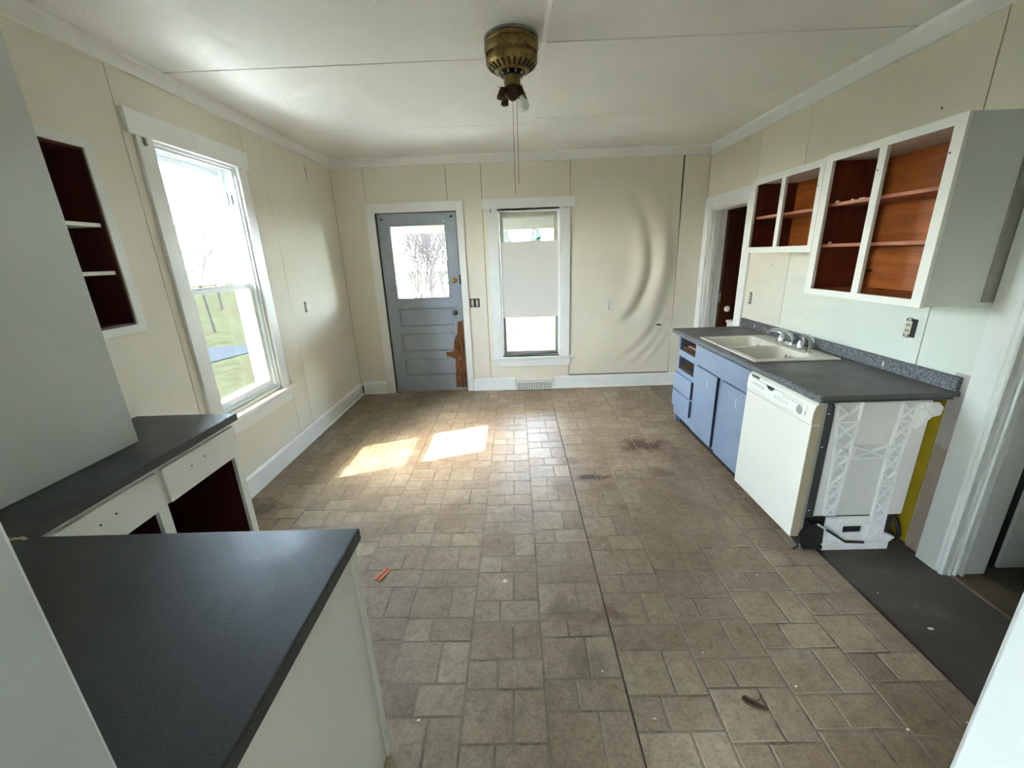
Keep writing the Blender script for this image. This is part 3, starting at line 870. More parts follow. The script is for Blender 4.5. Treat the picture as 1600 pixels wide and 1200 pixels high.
# ================================================================== FAR RIGHT DOORWAY + brown door
tr = thing('trim_4', 'white door casing of the far right doorway', 'door casing', (XR, 4.4, 0), kind='structure')
part('casing', MB().box(XR-0.022, XR-0.001, 4.778, YB-0.021, 0, 2.005), 'trim_cool', tr, bevel=0.003)
part('casing', MB().box(XR-0.022, XR-0.001, 3.900, 4.018, 0, 2.005), 'trim_cool', tr, bevel=0.003)
part('head_casing', MB().box(XR-0.022, XR-0.001, 3.900, YB-0.021, 2.005, 2.122), 'trim_cool', tr, bevel=0.003)
part('jamb', MB().box(XR-0.001, XR+0.17, 4.758, 4.776, 0, 1.999).box(XR-0.001, XR+0.17, 4.021, 4.036, 0, 1.999).box(XR-0.001, XR+0.17, 4.036, 4.758, 1.984, 1.999), 'trim', tr, bevel=0.002, split=True)
part('stop', MB().box(XR+0.035, XR+0.085, 4.744, 4.758, 0, 1.984).box(XR+0.105, XR+0.118, 4.750, 4.758, 0, 1.984), 'trim', tr, bevel=0.002, split=True)
d2 = thing('door_2', 'dark mahogany panel door standing open past the sink counter', 'door', (2.7, 4.72, 0), kind='structure')
pans = [(2.42, 2.62, 1.45, 1.88), (2.72, 2.92, 1.45, 1.88), (2.42, 2.62, 0.28, 1.25), (2.72, 2.92, 0.28, 1.25)]
part('slab', MB().plate('y', 4.715, 4.752, 2.306, 3.06, 0.012, 1.975, pans), 'brown_door', d2, bevel=0.002)
for p in pans:
    part('panel', MB().box(p[0]-0.004, p[1]+0.004, 4.724, 4.746, p[2]-0.004, p[3]+0.004), 'brown_door', d2)
part('knob', MB().lathe([(0.012, 0), (0.012, -0.022), (0.028, -0.030), (0.033, -0.045), (0.026, -0.058), (0.010, -0.064)], (2.37, 4.715, 0.945), 20, 'y'), 'outlet', d2, smooth=True, label='white knob')  # knob coloured plain white
part('hinge', MB().box(2.301, 2.306, 4.715, 4.752, 1.02, 1.12), 'steel', d2)
solo('storage_box', MB().box(2.36, 2.66, 4.36, 4.62, -0.012, 0.80).box(2.35, 2.67, 4.35, 4.63, 0.80, 0.83), 'white_cab', 'plain white box standing inside the far right doorway', 'box', bevel=0.004)

# ================================================================== NEAR RIGHT DOORWAY + door
tr = thing('trim_5', 'thick white fluted casing of the near right doorway', 'door casing', (XR, 1.75, 0), kind='structure')
prof = [(XR-0.001, 1.842), (XR-0.030, 1.842), (XR-0.034, 1.838), (XR-0.034, 1.735), (XR-0.028, 1.730), (XR-0.028, 1.722), (XR-0.034, 1.717), (XR-0.034, 1.708), (XR-0.028, 1.700), (XR-0.001, 1.700)]
part('casing', MB().prism(prof, 'z', -0.011, 2.06), 'grey_white', tr, bevel=0.002)
part('head_casing', MB().box(XR-0.034, XR-0.001, 0.68, 1.842, 2.06, 2.18), 'grey_white', tr, bevel=0.003)
part('casing', MB().box(XR-0.034, XR-0.001, 0.68, 0.80, -0.011, 2.06), 'grey_white', tr, bevel=0.003)
part('jamb', MB().box(XR-0.001, XR+0.17, 1.692, 1.7045, -0.011, 2.058).box(XR+0.012, XR+0.022, 1.680, 1.692, -0.011, 2.058).box(XR+0.040, XR+0.054, 1.676, 1.692, -0.011, 2.058), 'grey_white', tr, bevel=0.002, split=True)
part('jamb', MB().box(XR-0.001, XR+0.17, 0.8005, 0.815, -0.011, 2.058), 'grey_white', tr, bevel=0.002, split=True)
d3 = thing('door_3', 'white door swung open in the near right doorway', 'door', (2.7, 1.74, 0), kind='structure')
dps = [(2.55, 2.75, 0.25, 1.0), (2.87, 3.07, 0.25, 1.0), (2.55, 2.75, 1.15, 1.9), (2.87, 3.07, 1.15, 1.9)]
part('slab', MB().plate('y', 1.722, 1.760, 2.395, 3.22, 0.004, 2.03, dps), 'grey_white', d3, bevel=0.004)
for p in dps:
    part('panel', MB().box(p[0]-0.003, p[1]+0.003, 1.731, 1.752, p[2]-0.003, p[3]+0.003), 'grey_white', d3)
part('gap_shade_strip', MB().box(XR+0.172, 2.3945, 1.735, 1.745, 0.0, 2.03), 'black', d3)  # black strip put in the hinge gap to paint its shade

# ================================================================== FRONT DOORWAY casing (where the viewer stands)
tr = thing('trim_6', 'white casing of the doorway nearest the viewer', 'door casing', (0, YF, 0), kind='structure')
for s in (-1, 1):
    xa, xb = sorted((s*0.417, s*0.53))
    part('casing', MB().box(xa, xb, YF+0.001, YF+0.020, -0.001, 2.06), 'trim_cool', tr, bevel=0.003)
    xa, xb = sorted((s*0.401, s*0.4149))
    part('jamb', MB().box(xa-0.0 if s > 0 else xa, xb, YF-0.17, YF+0.007, -0.001, 2.058), 'jamb_paint', tr, bevel=0.002, split=True)
part('head_casing', MB().box(-0.53, 0.53, YF+0.001, YF+0.020, 2.06, 2.17), 'trim_cool', tr, bevel=0.003)

# ================================================================== SINK RUN: worktop, sink, faucet
CZ = 0.898
SX0, SX1, SY0, SY1 = 1.505, 2.045, 2.535, 3.345       # sink rim
ct = thing('sink_countertop', 'worn slate laminate worktop with backsplash along the right wall', 'countertop', (1.8, 2.87, CZ-0.035))
CX0, CY0, CY1 = 1.462, 1.886, 3.835
part('top', MB().plate('z', CZ-0.022, CZ, CX0+0.016, XR-0.0035, CY0, CY1, [(SX0+0.02, SX1-0.02, SY0+0.02, SY1-0.02)]), 'laminate_worn', ct)
part('front_edge', MB().prism([(CX0, CZ-0.008), (CX0+0.006, CZ-0.002), (CX0+0.0158, CZ), (CX0+0.0158, CZ-0.036), (CX0+0.002, CZ-0.036), (CX0, CZ-0.032)], 'y', CY0, CY1), 'laminate_edge', ct, label='rounded speckled front edge')
part('end_cap', MB().box(CX0+0.017, XR-0.030, CY0+0.0005, CY0+0.016, CZ-0.036, CZ-0.0225).box(CX0+0.017, XR-0.030, CY1-0.016, CY1-0.0005, CZ-0.036, CZ-0.0225), 'laminate', ct, split=True)
BS = [(XR-0.026, CZ+0.0003), (XR-0.026, CZ+0.060), (XR-0.020, CZ+0.070), (XR-0.0035, CZ+0.072), (XR-0.0035, CZ+0.0003)]
part('backsplash', MB().prism(BS, 'y', CY0+0.006, CY1+0.04), 'laminate_edge', ct, bevel=0.003, label='speckled low backsplash')
ev = MB()
for y, l in ((3.62, 0.05), (3.47, 0.02), (2.30, 0.03)):
    ev.box(XR-0.0268, XR-0.026, y, y+l*0.4, CZ+0.02, CZ+0.045)
part('scuff', ev, 'old_outlet', ct, split=True)
part('chipped_edge', MB().box(CX0+0.017, CX0+0.021, 2.80, 3.36, CZ-0.0005, CZ+0.0006), 'old_outlet', ct, label='pale chipped line along the front edge')

sk = thing('kitchen_sink', 'stained biscuit double-bowl drop-in sink in the worktop', 'sink', (1.78, 2.94, CZ))
bowls = [(1.545, 1.905, 2.590, 2.925), (1.545, 1.905, 2.962, 3.305)]
part('rim', MB().plate('z', CZ+0.0005, CZ+0.012, SX0, SX1, SY0, SY1, bowls), 'sink', sk, bevel=0.005, segs=3)
for (a, b, c, d) in bowls:
    mb = MB()
    dep = CZ-0.155
    loops = []
    def rr(x0, x1, y0, y1, r, z, n=5):
        pts = []
        for (cx, cy, a0) in ((x1-r, y1-r, 0), (x0+r, y1-r, 90), (x0+r, y0+r, 180), (x1-r, y0+r, 270)):
            for k in range(n+1):
                an = math.radians(a0+90*k/n)
                pts.append((cx+r*math.cos(an), cy+r*math.sin(an), z))
        return pts
    lv = [(0.0005, 0.025, CZ+0.010), (0.004, 0.04, CZ-0.002), (0.020, 0.05, dep+0.035), (0.034, 0.05, dep+0.010), (0.060, 0.05, dep)]
    vs = []
    for (ins, r, z) in lv:
        vs += rr(a+ins, b-ins, c+ins, d-ins, r, z)
    n = len(vs)//len(lv)
    fs = []
    for i in range(len(lv)-1):
        for k in range(n):
            fs.append((i*n+k, i*n+(k+1) % n, (i+1)*n+(k+1) % n, (i+1)*n+k))
    fs.append(tuple(range((len(lv)-1)*n, len(lv)*n)))
    mb.add(vs, fs)
    bo = part('bowl', mb, 'sink', sk, smooth=True)
    part('drain', MB().lathe([(0.040, 0.0), (0.040, 0.003), (0.030, 0.001), (0.010, 0.0005)], ((a+b)/2, (c+d)/2, dep+0.0005), 24), 'steel', bo, smooth=True)
    rs = MB()
    random.seed(int(c*100))
    for k in range(6):
        yy = random.uniform(c+0.08, d-0.08)
        rs.box(b-0.018, b-0.0145, yy, yy+0.007, CZ-0.06-random.uniform(0, 0.03), CZ-0.03)
    part('rust_streak', rs, paint('rust_streak', (120, 96, 62), 0.5), bo, split=True)

fc = thing('kitchen_faucet', 'chrome two-handle kitchen faucet on the sink ledge', 'faucet', (1.975, 2.93, CZ+0.012))
fz = CZ+0.0125
part('base_plate', MB().box(1.945, 2.010, 2.80, 3.075, fz, fz+0.014), 'chrome', fc, bevel=0.006, segs=3)
part('spout', MB().tube([(1.985, 2.935, fz+0.012), (1.982, 2.935, fz+0.040), (1.965, 2.937, fz+0.075), (1.930, 2.938, fz+0.102), (1.885, 2.936, fz+0.116), (1.835, 2.933, fz+0.118), (1.80, 2.930, fz+0.112), (1.793, 2.929, fz+0.098)], [0.017, 0.015, 0.014, 0.0135, 0.013, 0.0125, 0.0125, 0.0125], 14), 'chrome', fc, smooth=True)
for i, (y, s) in enumerate(((3.045, 1), (2.83, -1))):
    h = part('handle', MB().lathe([(0.026, 0.014), (0.026, 0.022), (0.021, 0.040), (0.016, 0.056), (0.006, 0.062)], (1.978, y, fz), 20), 'chrome', fc, smooth=True)
    part('lever', MB().tube([(1.978, y, fz+0.056), (1.972, y+0.012*s, fz+0.072), (1.955, y+0.040*s, fz+0.080), (1.945, y+0.065*s, fz+0.076)], [0.009, 0.009, 0.008, 0.006], 10), 'chrome', h, smooth=True)
spr = thing('sink_sprayer', 'curved chrome side sprayer beside the kitchen faucet', 'sprayer', (1.955, 2.70, CZ+0.0125))
part('collar', MB().lathe([(0.024, 0.0), (0.024, 0.006), (0.016, 0.014), (0.012, 0.022)], (1.955, 2.70, fz), 20), 'chrome', spr, smooth=True)
part('wand', MB().tube([(1.955, 2.70, fz+0.018), (1.958, 2.70, fz+0.05), (1.952, 2.702, fz+0.088), (1.930, 2.706, fz+0.112), (1.895, 2.712, fz+0.120)], [0.011, 0.014, 0.016, 0.014, 0.010], 12), 'chrome', spr, smooth=True)

# ================================================================== BLUE BASE CABINET
bc = thing('sink_base_cabinet', 'powder blue sink base cabinet with two drawers missing', 'base cabinet', (1.8, 3.1, 0))
BX0 = 1.492
by0, by1 = 2.492, 3.735
ops = [(3.372, 3.700, 0.728, 0.842), (3.372, 3.700, 0.553, 0.672)]
part('face_frame', MB().plate('x', BX0, BX0+0.020, by0, by1, 0.105, CZ-0.037, ops+[(3.385, 3.69, 0.2, 0.5), (2.93, 3.27, 0.14, 0.66), (2.52, 2.85, 0.14, 0.66)]), 'blue', bc, bevel=0.001)
part('carcass', MB().box(BX0+0.0205, XR-0.006, by0, by0+0.016, 0.105, CZ-0.038).box(BX0+0.0205, XR-0.006, by1-0.016, by1, 0.0, CZ-0.038).box(BX0+0.0205, XR-0.006, 3.335, 3.350, 0.105, CZ-0.20), 'blue', bc, split=True)
part('carcass_floor', MB().box(BX0+0.0205, XR-0.006, by0+0.017, by1-0.017, 0.105, 0.122), 'raw_wood', bc)
part('carcass_back', MB().box(XR-0.022, XR-0.007, 3.36, by1-0.017, 0.13, CZ-0.04), 'cab_wood_red', bc)
part('toe_kick', MB().box(BX0+0.065, BX0+0.080, by0, by1-0.017, 0.0, 0.104), 'dark', bc)
part('false_front', MB().box(BX0-0.020, BX0-0.001, 2.497, 3.305, 0.697, 0.852), 'blue', bc, bevel=0.003)
for (a, b, c, d) in ((3.350, 3.735, 0.357, 0.516), (3.350, 3.735, 0.190, 0.346)):
    dr = part('drawer', MB().box(BX0-0.022, BX0-0.001, a, b, c, d), 'blue', bc, bevel=0.003)
    part('drawer_edge', MB().box(BX0-0.0205, BX0-0.0015, a-0.0010, a+0.0002, c+0.003, d-0.003), 'blue_edge', dr)
for (a, b, c, d) in ((2.918, 3.283, 0.118, 0.685), (2.497, 2.850, 0.112, 0.686)):
    dr = part('door', MB().box(BX0-0.022, BX0-0.001, a, b, c, d), 'blue', bc, bevel=0.003)
    part('door_edge', MB().box(BX0-0.0205, BX0-0.0015, a-0.0010, a+0.0002, c+0.003, d-0.003), 'blue_edge', dr)
    part('paint_drip', MB().box(BX0-0.0226, BX0-0.0219, b-0.22, b-0.216, d-0.13, d-0.06), 'dw_panel', dr)
    for (yy, zz) in ((a+0.045, d-0.10), (a+0.05, d-0.30)):
        part('knob_hole', MB().lathe([(0.004, -0.0006), (0.004, 0.0005)], (BX0-0.022, yy, zz), 8, 'x'), 'dark', dr)
for (a, b, c, d) in ops:
    part('runner', MB().box(BX0+0.03, XR-0.05, a+0.004, a+0.016, c+0.004, c+0.020).box(BX0+0.03, XR-0.05, b-0.016, b-0.004, c+0.004, c+0.020).box(BX0+0.021, BX0+0.06, a, b, c-0.014, c-0.002), 'raw_wood', bc, split=True)
solo('wood_scrap', MB().box(1.560, 1.610, 3.392, 3.684, 0.7485, 0.764), 'raw_wood', 'thin pine strip lying at the front of the empty top drawer slot', 'wood scrap', bevel=0.002)
solo('wood_scrap', MB().box(1.63, 1.69, 3.392, 3.684, 0.7485, 0.774), 'raw_wood', 'thicker pine strip deeper in the empty top drawer slot', 'wood scrap', bevel=0.002)

# ================================================================== DISHWASHER
dw = thing('dishwasher', 'almond dishwasher with exposed white ribbed side under the worktop end', 'dishwasher', (1.78, 2.18, 0))
DYA, DYB = 1.892, 2.482
# door with gently bowed control panel
part('door', MB().box(1.446, 1.492, DYA, DYB, 0.092, 0.742), 'dw_front', dw, bevel=0.004)
cp = part('control_panel', MB().prism([(1.446, 0.744), (1.4425, 0.770), (1.4445, 0.815), (1.452, 0.845), (1.466, 0.860), (1.492, 0.860), (1.492, 0.744)], 'y', DYA, DYB), 'dw_front', dw, bevel=0.002)
part('door_side', MB().box(1.4475, 1.4915, DYA-0.0015, DYA-0.0002, 0.096, 0.740).prism([(1.4475, 0.746), (1.4445, 0.770), (1.4465, 0.815), (1.454, 0.843), (1.467, 0.857), (1.4915, 0.857), (1.4915, 0.746)], 'y', DYA-0.0015, DYA-0.0002), 'dw_side', dw, label='beige side edge of the door')
# white curved fascia inset
fa = []
for k in range(25):
    f = k/24
    y = DYA+0.045+(DYB-DYA-0.09)*f
    fa.append((y, 0.762+0.030*(2*f-1)**2))
fa2 = [(y, 0.832) for y, z in reversed(fa)]
part('fascia', MB().prism(fa+fa2, 'x', 1.4395, 1.4460), 'dw_panel', cp, bevel=0.0015)
vs_ = MB()
for k in range(3):
    vs_.box(1.4480, 1.4520, 2.375, 2.455, 0.8365+k*0.0050, 0.8390+k*0.0050)
part('vent_slot', vs_, 'black', cp, split=True)
part('latch_recess', MB().prism([(2.20, 0.836), (2.285, 0.836), (2.262, 0.816), (2.225, 0.813)], 'x', 1.4385, 1.4394), 'gasket', cp, label='grey latch finger recess')
mk = MB()
random.seed(5)
for k in range(9):
    mk.box(1.4388, 1.4394, 1.965+k*0.019, 1.970+k*0.019, 0.818, 0.825)
for k in range(7):
    y = 2.30+k*0.019
    mk.box(1.4388, 1.4394, y, y+0.007, 0.812, 0.815)
    mk.box(1.4388, 1.4394, y, y+0.010, 0.798, 0.801)
for k in range(5):
    y = 2.08+k*0.026
    mk.box(1.4388, 1.4394, y, y+0.009, 0.800, 0.803)
    mk.box(1.4388, 1.4394, y, y+0.011, 0.788, 0.791)
part('panel_print', mk, 'gasket', cp, label='small grey printed marks', stuff=True)
bt = MB()
for k in range(7):
    y = 2.30+k*0.019
    bt.box(1.4372, 1.4395, y-0.002, y+0.012, 0.802, 0.809)
part('button', bt, 'dw_panel', cp, bevel=0.001, split=True)
part('dial', MB().lathe([(0.024, -0.0065), (0.020, -0.010), (0.006, -0.011)], (1.4455, 1.985, 0.795), 24, 'x'), 'galv', cp, smooth=True)
part('dial_tick', MB().box(1.4385, 1.4394, 1.938, 1.941, 0.782, 0.802), 'black', cp)
part('inner_door', MB().box(1.4925, 1.512, DYA+0.004, DYB-0.004, 0.11, 0.858), 'galv', dw, bevel=0.002)
gp = [(1.5125, 0.205), (1.5125, 0.845), (1.520, 0.858), (1.536, 0.858), (1.548, 0.840), (1.552, 0.78), (1.553, 0.205)]
part('gasket', MB().prism(gp, 'y', DYA+0.003, DYB-0.003), 'gasket', dw, bevel=0.002, label='charcoal rubber door gasket')
for z in (0.80, 0.62, 0.25):
    part('gasket_clip', MB().box(1.518, 1.528, DYA+0.0015, DYA+0.003, z, z+0.004), 'dw_panel', dw)
TY = DYA+0.022
part('tub', MB().box(1.5535, 2.045, TY, DYB-0.02, 0.195, 0.852), 'dw_tub', dw, bevel=0.012, segs=3)
# ribbed braces on the exposed side (y = TY face), lattice of diagonal ribs
def lattice(x0t, x1t, x0b, x1b, zt, zb, n, parent):
    pl = MB().hexa([(x0b, TY-0.004, zb), (x1b, TY-0.004, zb), (x1b, TY-0.0005, zb), (x0b, TY-0.0005, zb), (x0t, TY-0.004, zt), (x1t, TY-0.004, zt), (x1t, TY-0.0005, zt), (x0t, TY-0.0005, zt)])
    bz = part('brace', pl, 'dw_rib_shade', parent)
    rb = MB()
    def P(u, v):
        xa = x0b+(x0t-x0b)*v
        xb = x1b+(x1t-x1b)*v
        return (xa+(xb-xa)*u, TY-0.0110, zb+(zt-zb)*v)
    for k in range(n):
        v0, v1 = k/n, (k+1)/n
        rb.bar(P(0.0, v0), P(1.0, v1), 0.014, 0.006, (1, 0, 0.001))
        rb.bar(P(1.0, v0), P(0.0, v1), 0.014, 0.006, (1, 0, 0.001))
        if k % 2 == 0:
            rb.bar(P(0.0, v0), P(1.0, v0), 0.014, 0.006, (1, 0, 0.001))
    rb.bar(P(0.02, 0), P(0.02, 1), 0.016, 0.007, (1, 0, 0.001))
    rb.bar(P(0.98, 0), P(0.98, 1), 0.016, 0.007, (1, 0, 0.001))
    part('rib', rb, 'dw_brace', bz, stuff=True)
lattice(1.560, 1.690, 1.600, 1.680, 0.850, 0.560, 3, dw)
lattice(1.600, 1.680, 1.612, 1.672, 0.558, 0.215, 4, dw)
lattice(1.885, 1.965, 1.868, 1.935, 0.845, 0.555, 3, dw)
lattice(1.868, 1.935, 1.872, 1.950, 0.553, 0.040, 6, dw)
lattice(1.690, 1.868, 1.690, 1.868, 0.618, 0.550, 1, dw)
part('top_arm', MB().prism([(1.966, 0.848), (2.060, 0.842), (2.085, 0.815), (2.078, 0.775), (2.040, 0.765), (1.990, 0.735), (1.956, 0.700)], 'y', TY-0.014, TY-0.0005), 'dw_brace', dw, bevel=0.003)
ar = MB()
for (p, q) in (((1.966, 0.80), (2.055, 0.838)), ((1.975, 0.845), (2.035, 0.772)), ((1.962, 0.71), (2.06, 0.80)), ((2.02, 0.845), (2.07, 0.785))):
    ar.bar((p[0], TY-0.018, p[1]), (q[0], TY-0.018, q[1]), 0.008, 0.006, (0, 1, 0))
part('rib', ar, 'dw_brace', dw, stuff=True)
part('top_clip', MB().box(1.565, 1.690, TY-0.01, TY+0.08, 0.8525, 0.8600).box(1.890, 1.985, TY-0.01, TY+0.08, 0.8525, 0.8600), 'dw_brace', dw, bevel=0.002, split=True)
part('lower_panel', MB().plate('y', TY-0.008, TY+0.004, 1.640, 1.940, 0.030, 0.194, [(1.738, 1.842, 0.095, 0.140)]), 'dw_brace', dw, bevel=0.002)
part('lower_opening', MB().box(1.735, 1.845, TY+0.005, TY+0.01, 0.09, 0.145), 'black', dw)
lr = MB()
for k in range(5):
    lr.bar((1.655+k*0.018, TY-0.012, 0.040), (1.655+k*0.018, TY-0.012, 0.105-k*0.012), 0.004, 0.007, (0, 1, 0))
for k in range(4):
    lr.bar((1.760+k*0.022, TY-0.012, 0.045), (1.760+k*0.022, TY-0.012, 0.088), 0.006, 0.006, (0, 1, 0))
lr.bar((1.650, TY-0.012, 0.190), (1.750, TY-0.012, 0.190), 0.008, 0.008, (0, 1, 0))
lr.bar((1.700, TY-0.012, 0.150), (1.870, TY-0.012, 0.150), 0.010, 0.010, (0, 1, 0))
lr.bar((1.715, TY-0.012, 0.045), (1.715, TY-0.012, 0.190), 0.008, 0.008, (0, 1, 0))
part('lower_rib', lr, 'dw_brace', dw, stuff=True)
part('base_rail', MB().box(1.640, 2.000, TY-0.014, TY+0.06, -0.0115, 0.030), 'dw_brace', dw, bevel=0.003)
part('foot_bracket', MB().prism([(1.955, 0.030), (2.000, 0.030), (2.030, 0.060), (1.975, 0.085), (1.955, 0.085)], 'y', TY-0.012, TY+0.02), 'dw_brace', dw, bevel=0.003)
part('base_pan', MB().box(1.56, 2.03, TY+0.03, DYB-0.03, 0.03, 0.190), 'dark', dw)
hb = part('hinge_bracket', MB().prism([(1.515, 0.035), (1.525, 0.105), (1.560, 0.150), (1.600, 0.165), (1.625, 0.150), (1.635, 0.040), (1.60, 0.022)], 'y', TY-0.020, TY-0.002), 'dark_steel', dw, bevel=0.002, label='dark steel door hinge')
part('hinge_spring', MB().bar((1.585, TY-0.026, 0.165), (1.630, TY-0.026, 0.135), 0.012, 0.008), 'dw_panel', hb)
part('hinge_link', MB().bar((1.628, TY-0.026, 0.136), (1.750, TY-0.026, 0.052), 0.012, 0.009).bar((1.748, TY-0.026, 0.052), (1.850, TY-0.026, 0.046), 0.012, 0.009), 'black', hb, split=True)
part('hinge_foot', MB().box(1.53, 1.6395, TY-0.02, TY+0.06, 0.0005, 0.022), 'dark_steel', hb, bevel=0.002)
part('toe_gap', MB().box(1.54, 1.555, TY+0.02, DYB-0.01, 0.0, 0.10), 'dark', dw)
part('wiring', MB().tube([(1.512, TY-0.010, 0.190), (1.520, TY-0.018, 0.150), (1.500, TY-0.020, 0.110), (1.515, TY-0.022, 0.070), (1.500, TY-0.02, 0.020), (1.480, TY-0.018, 0.008)], 0.006, 8).tube([(1.525, TY-0.010, 0.180), (1.545, TY-0.024, 0.160), (1.530, TY-0.024, 0.120)], 0.008, 8), 'black', dw, smooth=True, split=True)
part('wire_end', MB().tube([(1.500, TY-0.030, 0.050), (1.512, TY-0.032, 0.020), (1.530, TY-0.034, 0.008)], 0.005, 8), 'steel', dw, smooth=True)
solo('drain_hose', MB().tube([(2.050, 2.02, 0.19), (2.062, 1.985, 0.16), (2.075, 1.955, 0.11), (2.082, 1.935, 0.05), (2.075, 1.945, 0.010), (2.04, 2.00, 0.012)], 0.011, 10), 'black', 'black drain hose curling down behind the dishwasher', 'hose', smooth=True)

# ================================================================== UPPER CABINETS (right wall)
def upper(name, label, y0, y1, z0, z1, openings, shelves, dark):
    c = thing(name, label, 'upper cabinet', (1.96, (y0+y1)/2, z0))
    xf = 1.800
    part('face_frame', MB().plate('x', xf, xf+0.019, y0, y1, z0, z1, openings), 'white_cab', c, bevel=0.0015)
    part('side_panel', MB().box(xf+0.0195, XR-0.001, y0, y0+0.015, z0+0.004, z1-0.002), 'grey_white', c)
    part('side_panel', MB().box(xf+0.0195, XR-0.001, y1-0.015, y1, z0+0.004, z1-0.002), 'white_cab', c)
    part('bottom_panel', MB().box(xf+0.0195, XR-0.012, y0+0.0155, y1-0.0155, z0+0.006, z0+0.030), 'white_cab', c)
    part('top_panel', MB().box(xf+0.0195, XR-0.012, y0+0.0155, y1-0.0155, z1-0.030, z1-0.004), 'white_cab', c)
    part('back_panel', MB().box(XR-0.010, XR-0.002, y0+0.0155, y1-0.0155, z0+0.031, z1-0.031), 'cab_wood', c)
    part('lining', MB().box(xf+0.0195, XR-0.0105, y1-0.0205, y1-0.0155, z0+0.031, z1-0.031), 'cab_wood_red', c)
    part('lining', MB().box(xf+0.0195, XR-0.0105, y0+0.0155, y0+0.0205, z0+0.031, z1-0.031), 'cab_wood_red', c)
    part('floor_lining', MB().box(xf+0.0195, XR-0.0105, y0+0.021, y1-0.021, z0+0.0301, z0+0.033), 'cab_wood', c)
    for z in shelves:
        part('shelf', MB().box(xf+0.045, XR-0.0105, y0+0.021, y1-0.021, z-0.009, z+0.009), 'shelf_wood', c, bevel=0.002)
    for (a, b, zc, zd) in openings:
        part('screw_hole', MB().lathe([(0.004, -0.001), (0.004, 0.0)], (xf, a-0.010, zd-0.10), 8, 'x'), 'dark', c)
    return c
big = upper('upper_cabinet', 'tall open-front white upper cabinet nearest the viewer, two shelves per bay', 1.862, 2.632, 1.312, 2.080, [(2.266, 2.577, 1.347, 2.040), (1.912, 2.222, 1.347, 2.040)], (1.815, 1.592), 0)
sm = upper('upper_cabinet', 'short open-front white upper cabinet hung by the far doorway', 2.634, 3.385, 1.556, 2.072, [(3.032, 3.338, 1.596, 2.030), (2.676, 2.988, 1.596, 2.030)], (1.805,), 1)
part('peg', MB().lathe([(0.007, -0.012), (0.007, 0.012)], (1.853, 2.24, 1.46), 10, 'x'), 'black', big)
part('wall_gap_strip', MB().box(2.06, XR-0.001, 1.850, 1.8615, 1.33, 2.075), 'galv', big, label='grey strip in place of the dark gap at the back edge')  # grey strip standing in for the dark gap at the wall
part('plaster_bit', MB().box(1.85, 1.857, 2.36, 2.40, 1.8245, 1.829).box(1.85, 1.857, 2.44, 2.455, 1.8245, 1.830).box(1.846, 1.86, 2.552, 2.562, 1.8245, 1.834).box(1.846, 1.86, 2.552, 2.562, 1.6015, 1.612), 'chip', big, split=True)

# ================================================================== LEFT SIDE: L-shaped worktop, base, peninsula, tall cabinet
LZ = 0.880
lc = thing('corner_countertop', 'dark slate L-shaped worktop in the left foreground', 'countertop', (-1.2, 1.1, LZ-0.04))
Lp = [(XL+0.001, 0.283), (-0.461, 0.283), (-0.461, 0.987), (-1.446, 0.987), (-1.446, 1.958), (XL+0.001, 1.958)]
part('top', MB().prism(Lp, 'z', LZ-0.038, LZ), 'laminate', lc, bevel=0.005, segs=3)
part('mitre_seam', MB().bar((-1.447, 0.986, LZ+0.0003), (XL+0.02, 0.47, LZ+0.0003), 0.003, 0.0008), 'dark', lc)
cb = MB()
random.seed(3)
for k in range(5):
    cb.bar((-1.405-k*0.020, 0.972+0.006*(k % 2), LZ+0.0012), (-1.428-k*0.020, 0.980-0.006*(k % 3), LZ+0.0022), 0.009, 0.003)
part('caulk', cb, 'old_outlet', lc, label='pale flaking caulk at the inner corner', split=True)

lb = thing('left_base_cabinet', 'white base cabinet by the left window, drawers above open maroon bays', 'base cabinet', (-1.7, 1.5, 0))
fx = -1.472
part('face_frame', MB().plate('x', fx-0.019, fx, 1.0, 1.942, 0.09, LZ-0.039, [(1.475, 1.900, 0.12, 0.662), (1.02, 1.428, 0.12, 0.662)]), 'white_cab', lb, bevel=0.001)
part('drawer', MB().box(fx+0.0005, fx+0.018, 1.478, 1.930, 0.668, 0.822), 'white_cab', lb, bevel=0.003)
part('drawer', MB().box(fx+0.0005, fx+0.018, 1.005, 1.452, 0.668, 0.822), 'white_cab', lb, bevel=0.003)
for (y, z) in ((1.62, 0.762), (1.70, 0.768), (1.20, 0.762), (1.26, 0.766)):
    part('screw_hole', MB().lathe([(0.004, 0.018), (0.004, 0.0188)], (fx, y, z), 8, 'x'), 'dark', lb)
part('end_panel', MB().box(XL+0.002, fx-0.0195, 1.926, 1.942, 0.0, LZ-0.039), 'white_cab', lb)
part('bay_lining', MB().box(XL+0.002, XL+0.012, 1.0, 1.925, 0.10, LZ-0.04).box(XL+0.012, fx-0.02, 1.918, 1.9255, 0.10, LZ-0.04).box(XL+0.012, fx-0.02, 1.445, 1.458, 0.10, LZ-0.04).box(XL+0.012, fx-0.02, 1.0, 1.918, 0.09, 0.105).box(XL+0.012, fx-0.02, 1.0, 1.918, 0.70, 0.71).box(XL+0.012, fx-0.02, 1.0, 1.010, 0.106, 0.70), 'maroon', lb, split=True)
part('toe_kick', MB().box(fx-0.07, fx-0.055, 1.0, 1.925, 0.0, 0.089), 'dark', lb)

